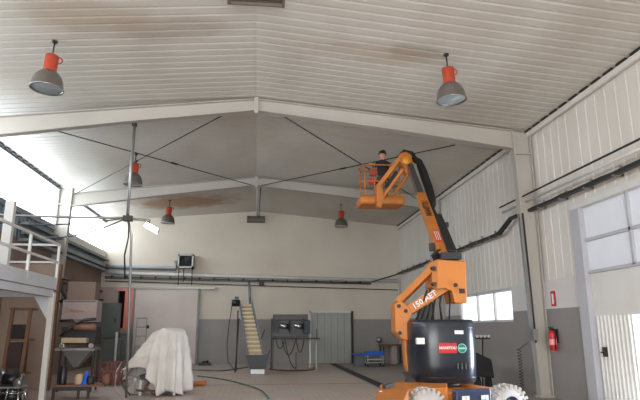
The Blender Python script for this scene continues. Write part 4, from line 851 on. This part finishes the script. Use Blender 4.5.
p = at(373.5, 172, 14.45); q = MB(); q.cbox((p.x, 14.5, p.z), (.2, .16, .2)); q.build('control_box', mat('red_brown_box', (150, 60, 40), .5), lift, .02)
p = at(372, 181, 14.45); q = MB(); q.cbox((p.x, 14.5, p.z), (.16, .12, .16)); q.build('manual_box', M['red'], lift, .02)
# ---------------------------------------------------------------- man in the basket
def skinned(verts, edges, rad, root=0, sub=2):
    me = bpy.data.meshes.new('s'); me.from_pydata([tuple(v) for v in verts], edges, []); o = bpy.data.objects.new('s', me); COL.objects.link(o)
    o.modifiers.new('skin', 'SKIN'); o.modifiers.new('sub', 'SUBSURF').levels = sub
    o.modifiers['sub'].render_levels = sub
    if not me.skin_vertices: me.attributes.new('skin', 'FLOAT', 'POINT')
    for i, r in enumerate(rad):
        sv = me.skin_vertices[0].data[i]; sv.radius = r if isinstance(r, tuple) else (r, r); sv.use_root = (i == root)
    bpy.context.view_layer.update()
    m2 = bpy.data.meshes.new_from_object(o.evaluated_get(bpy.context.evaluated_depsgraph_get())); bpy.data.objects.remove(o); return m2
def person():
    h = at(382.5, 154.2, 14.72)
    root = thing('person', (h.x, 14.78, BZ), 'person in dark shirt crouching in the raised basket, one arm on the rail', 'person')
    yb = 14.78; PX = h.x-.0
    pel = V((PX+.02, yb+.04, BZ+.62)); ab = pel+V((-.02, 0, .15)); ch = V((PX+.03, yb, BZ+.96)); nk = V((PX+.01, yb-.02, BZ+1.13)); hc = V((h.x, h.y, h.z-.02)); ht = hc+V((-.01, 0, .09))
    nk = V((PX+.02, yb-.02, hc.z-.14)); ch = nk-V((0, -.02, .17)); ab = pel.lerp(ch, .45)
    vs = [pel, ab, ch, nk, hc-V((.01, 0, .03)), hc+V((0, 0, .05))]; ed = [(0, 1), (1, 2), (2, 3), (3, 4), (4, 5)]; rd = [(.15, .11), (.14, .1), (.17, .12), .055, .085, .09]
    def chain(start, pts, rr):
        i = start
        for p, r in zip(pts, rr): vs.append(p); rd.append(r); ed.append((i, len(vs)-1)); i = len(vs)-1
        return i
    handL = at(370.5, 164.5, 14.5); handL.z = max(handL.z, 5.93)
    shL = ch+V((-.17, -.02, .07)); elL = shL.lerp(handL, .5)+V((.02, .03, -.09))
    chain(2, [shL, elL, handL.lerp(elL, .15), handL], [.062, .045, .03, (.04, .02)])
    shR = ch+V((.17, 0, .07)); handR = V((BX+.28, YB0+.06, 5.92)); elR = shR.lerp(handR, .5)+V((.1, .02, -.04))
    chain(2, [shR, elR, handR.lerp(elR, .15), handR], [.062, .045, .03, (.04, .02)])
    for s in (-1, 1):
        hip = pel+V((s*.1, 0, -.06)); an = V((PX+s*.12-.02, yb+.1, BZ+.07)); kn = hip.lerp(an, .5)+V((-.06+s*.07, -.2, .02))
        chain(0, [hip, kn, an, an+V((-.03, -.12, -.035))], [.09, .065, .045, (.04, .035)])
    me = skinned(vs, ed, rd)
    bm = bmesh.new(); bm.from_mesh(me); bpy.data.meshes.remove(me)
    for f in bm.faces:
        c = f.calc_center_median(); f.smooth = True
        if c.z > nk.z+.0 and (c-nk).length < .35 and abs(c.x-nk.x) < .13: f.material_index = 0
        elif (c-handL).length < .09 or (c-handR).length < .09: f.material_index = 0
        elif c.z < pel.z+.02 and c.z < 5.8: f.material_index = 2 if c.z > BZ+.1 else 3
        else: f.material_index = 1
    # nose, ears, mouth and eyes
    def blob(c, r, mi, sc_=(1, 1, 1)):
        k = bmesh.ops.create_icosphere(bm, subdivisions=2, radius=r)
        for v in k['verts']:
            v.co = V((v.co.x*sc_[0], v.co.y*sc_[1], v.co.z*sc_[2]))+c
            for f in v.link_faces: f.material_index = mi; f.smooth = True
    fd = V((-.45, -.89, 0)); sdv = V((.89, -.45, 0))
    blob(hc+fd*.085+V((0, 0, .0)), .018, 0, (1, 1, 1.5))
    for s in (-1, 1): blob(hc+sdv*s*.085, .022, 0, (.6, .8, 1.3)); blob(hc+fd*.075+sdv*s*.032+V((0, 0, .025)), .011, 3)
    blob(hc+fd*.074-V((0, 0, .045)), .02, 0, (1, .5, .4))
    for hand, el in ((handL, elL), (handR, elR)):
        d = (hand-el).normalized(); sx = d.cross(V((0, 0, 1))).normalized()
        for k, (off, L) in enumerate(((-.03, .07), (-.01, .08), (.01, .075), (.03, .06), (.045, .05))):
            st = hand+sx*off-d*.0 if k < 4 else hand+sx*.035-d*.03
            dv = d if k < 4 else (d+sx).normalized()
            pts = [st, st+dv*L*.5+V((0, 0, .006)), st+dv*L*.8-V((0, 0, .02)), st+dv*L*.8-V((0, 0, .045))]
            m3 = skinned(pts, [(0, 1), (1, 2), (2, 3)], [.009, .009, .008, .007], sub=1)
            nf = len(bm.faces); bm.from_mesh(m3); bpy.data.meshes.remove(m3); bm.faces.ensure_lookup_table()
            for f in bm.faces[nf:]: f.material_index = 0; f.smooth = True
    org = ORG[root.name]
    for v in bm.verts: v.co -= org
    m4 = bpy.data.meshes.new('body'); bm.to_mesh(m4); bm.free(); o = bpy.data.objects.new('body', m4); COL.objects.link(o); o.parent = root
    for k in ('skin', 'shirt', 'trousers', 'black'): m4.materials.append(M[k])
    q = MB(); P = None; rings = []
    for k in range(9):
        t = k/8; A = t*PI*.52; r = .1*math.sin(A)+.001; rings.append([hc-fd*.012+V((0, 0, .035))+V((r*math.cos(b), r*math.sin(b), .098*math.cos(A)-(.03*t if (V((math.cos(b), math.sin(b), 0)).dot(fd) < .2) else 0))) for b in [2*PI*i/24 for i in range(24)]])
    q.loft(rings, cap=False); hr = q.build('hair', M['hair'], root, shade=True); s = hr.modifiers.new('t', 'SOLIDIFY'); s.thickness = .012; s.offset = 1
person()
# safety line from the basket rail (long dark rod up-left)
# dark framed unit on the right wall behind the arms
t = thing('wall_cabinet', (XR-.1, 21.5, 1.7), 'dark framed grey wall cabinet seen between the lift arms', 'cabinet')
a, b = onX(419, 303, XR-.1), onX(438, 330, XR-.1); y0, y1 = min(a.y, b.y), max(a.y, b.y); z0, z1 = 1.75, onX(428, 303, XR-.1).z
q = MB(); q.box((XR-.2, y0, z0), (XR, y1, z1)); q.build('frame', M['dark'], t, .01)
q = MB(); q.box((XR-.215, y0+.25, z0+.1), (XR-.2, y1-.25, z1-.1)); q.build('front', M['cab'], t)
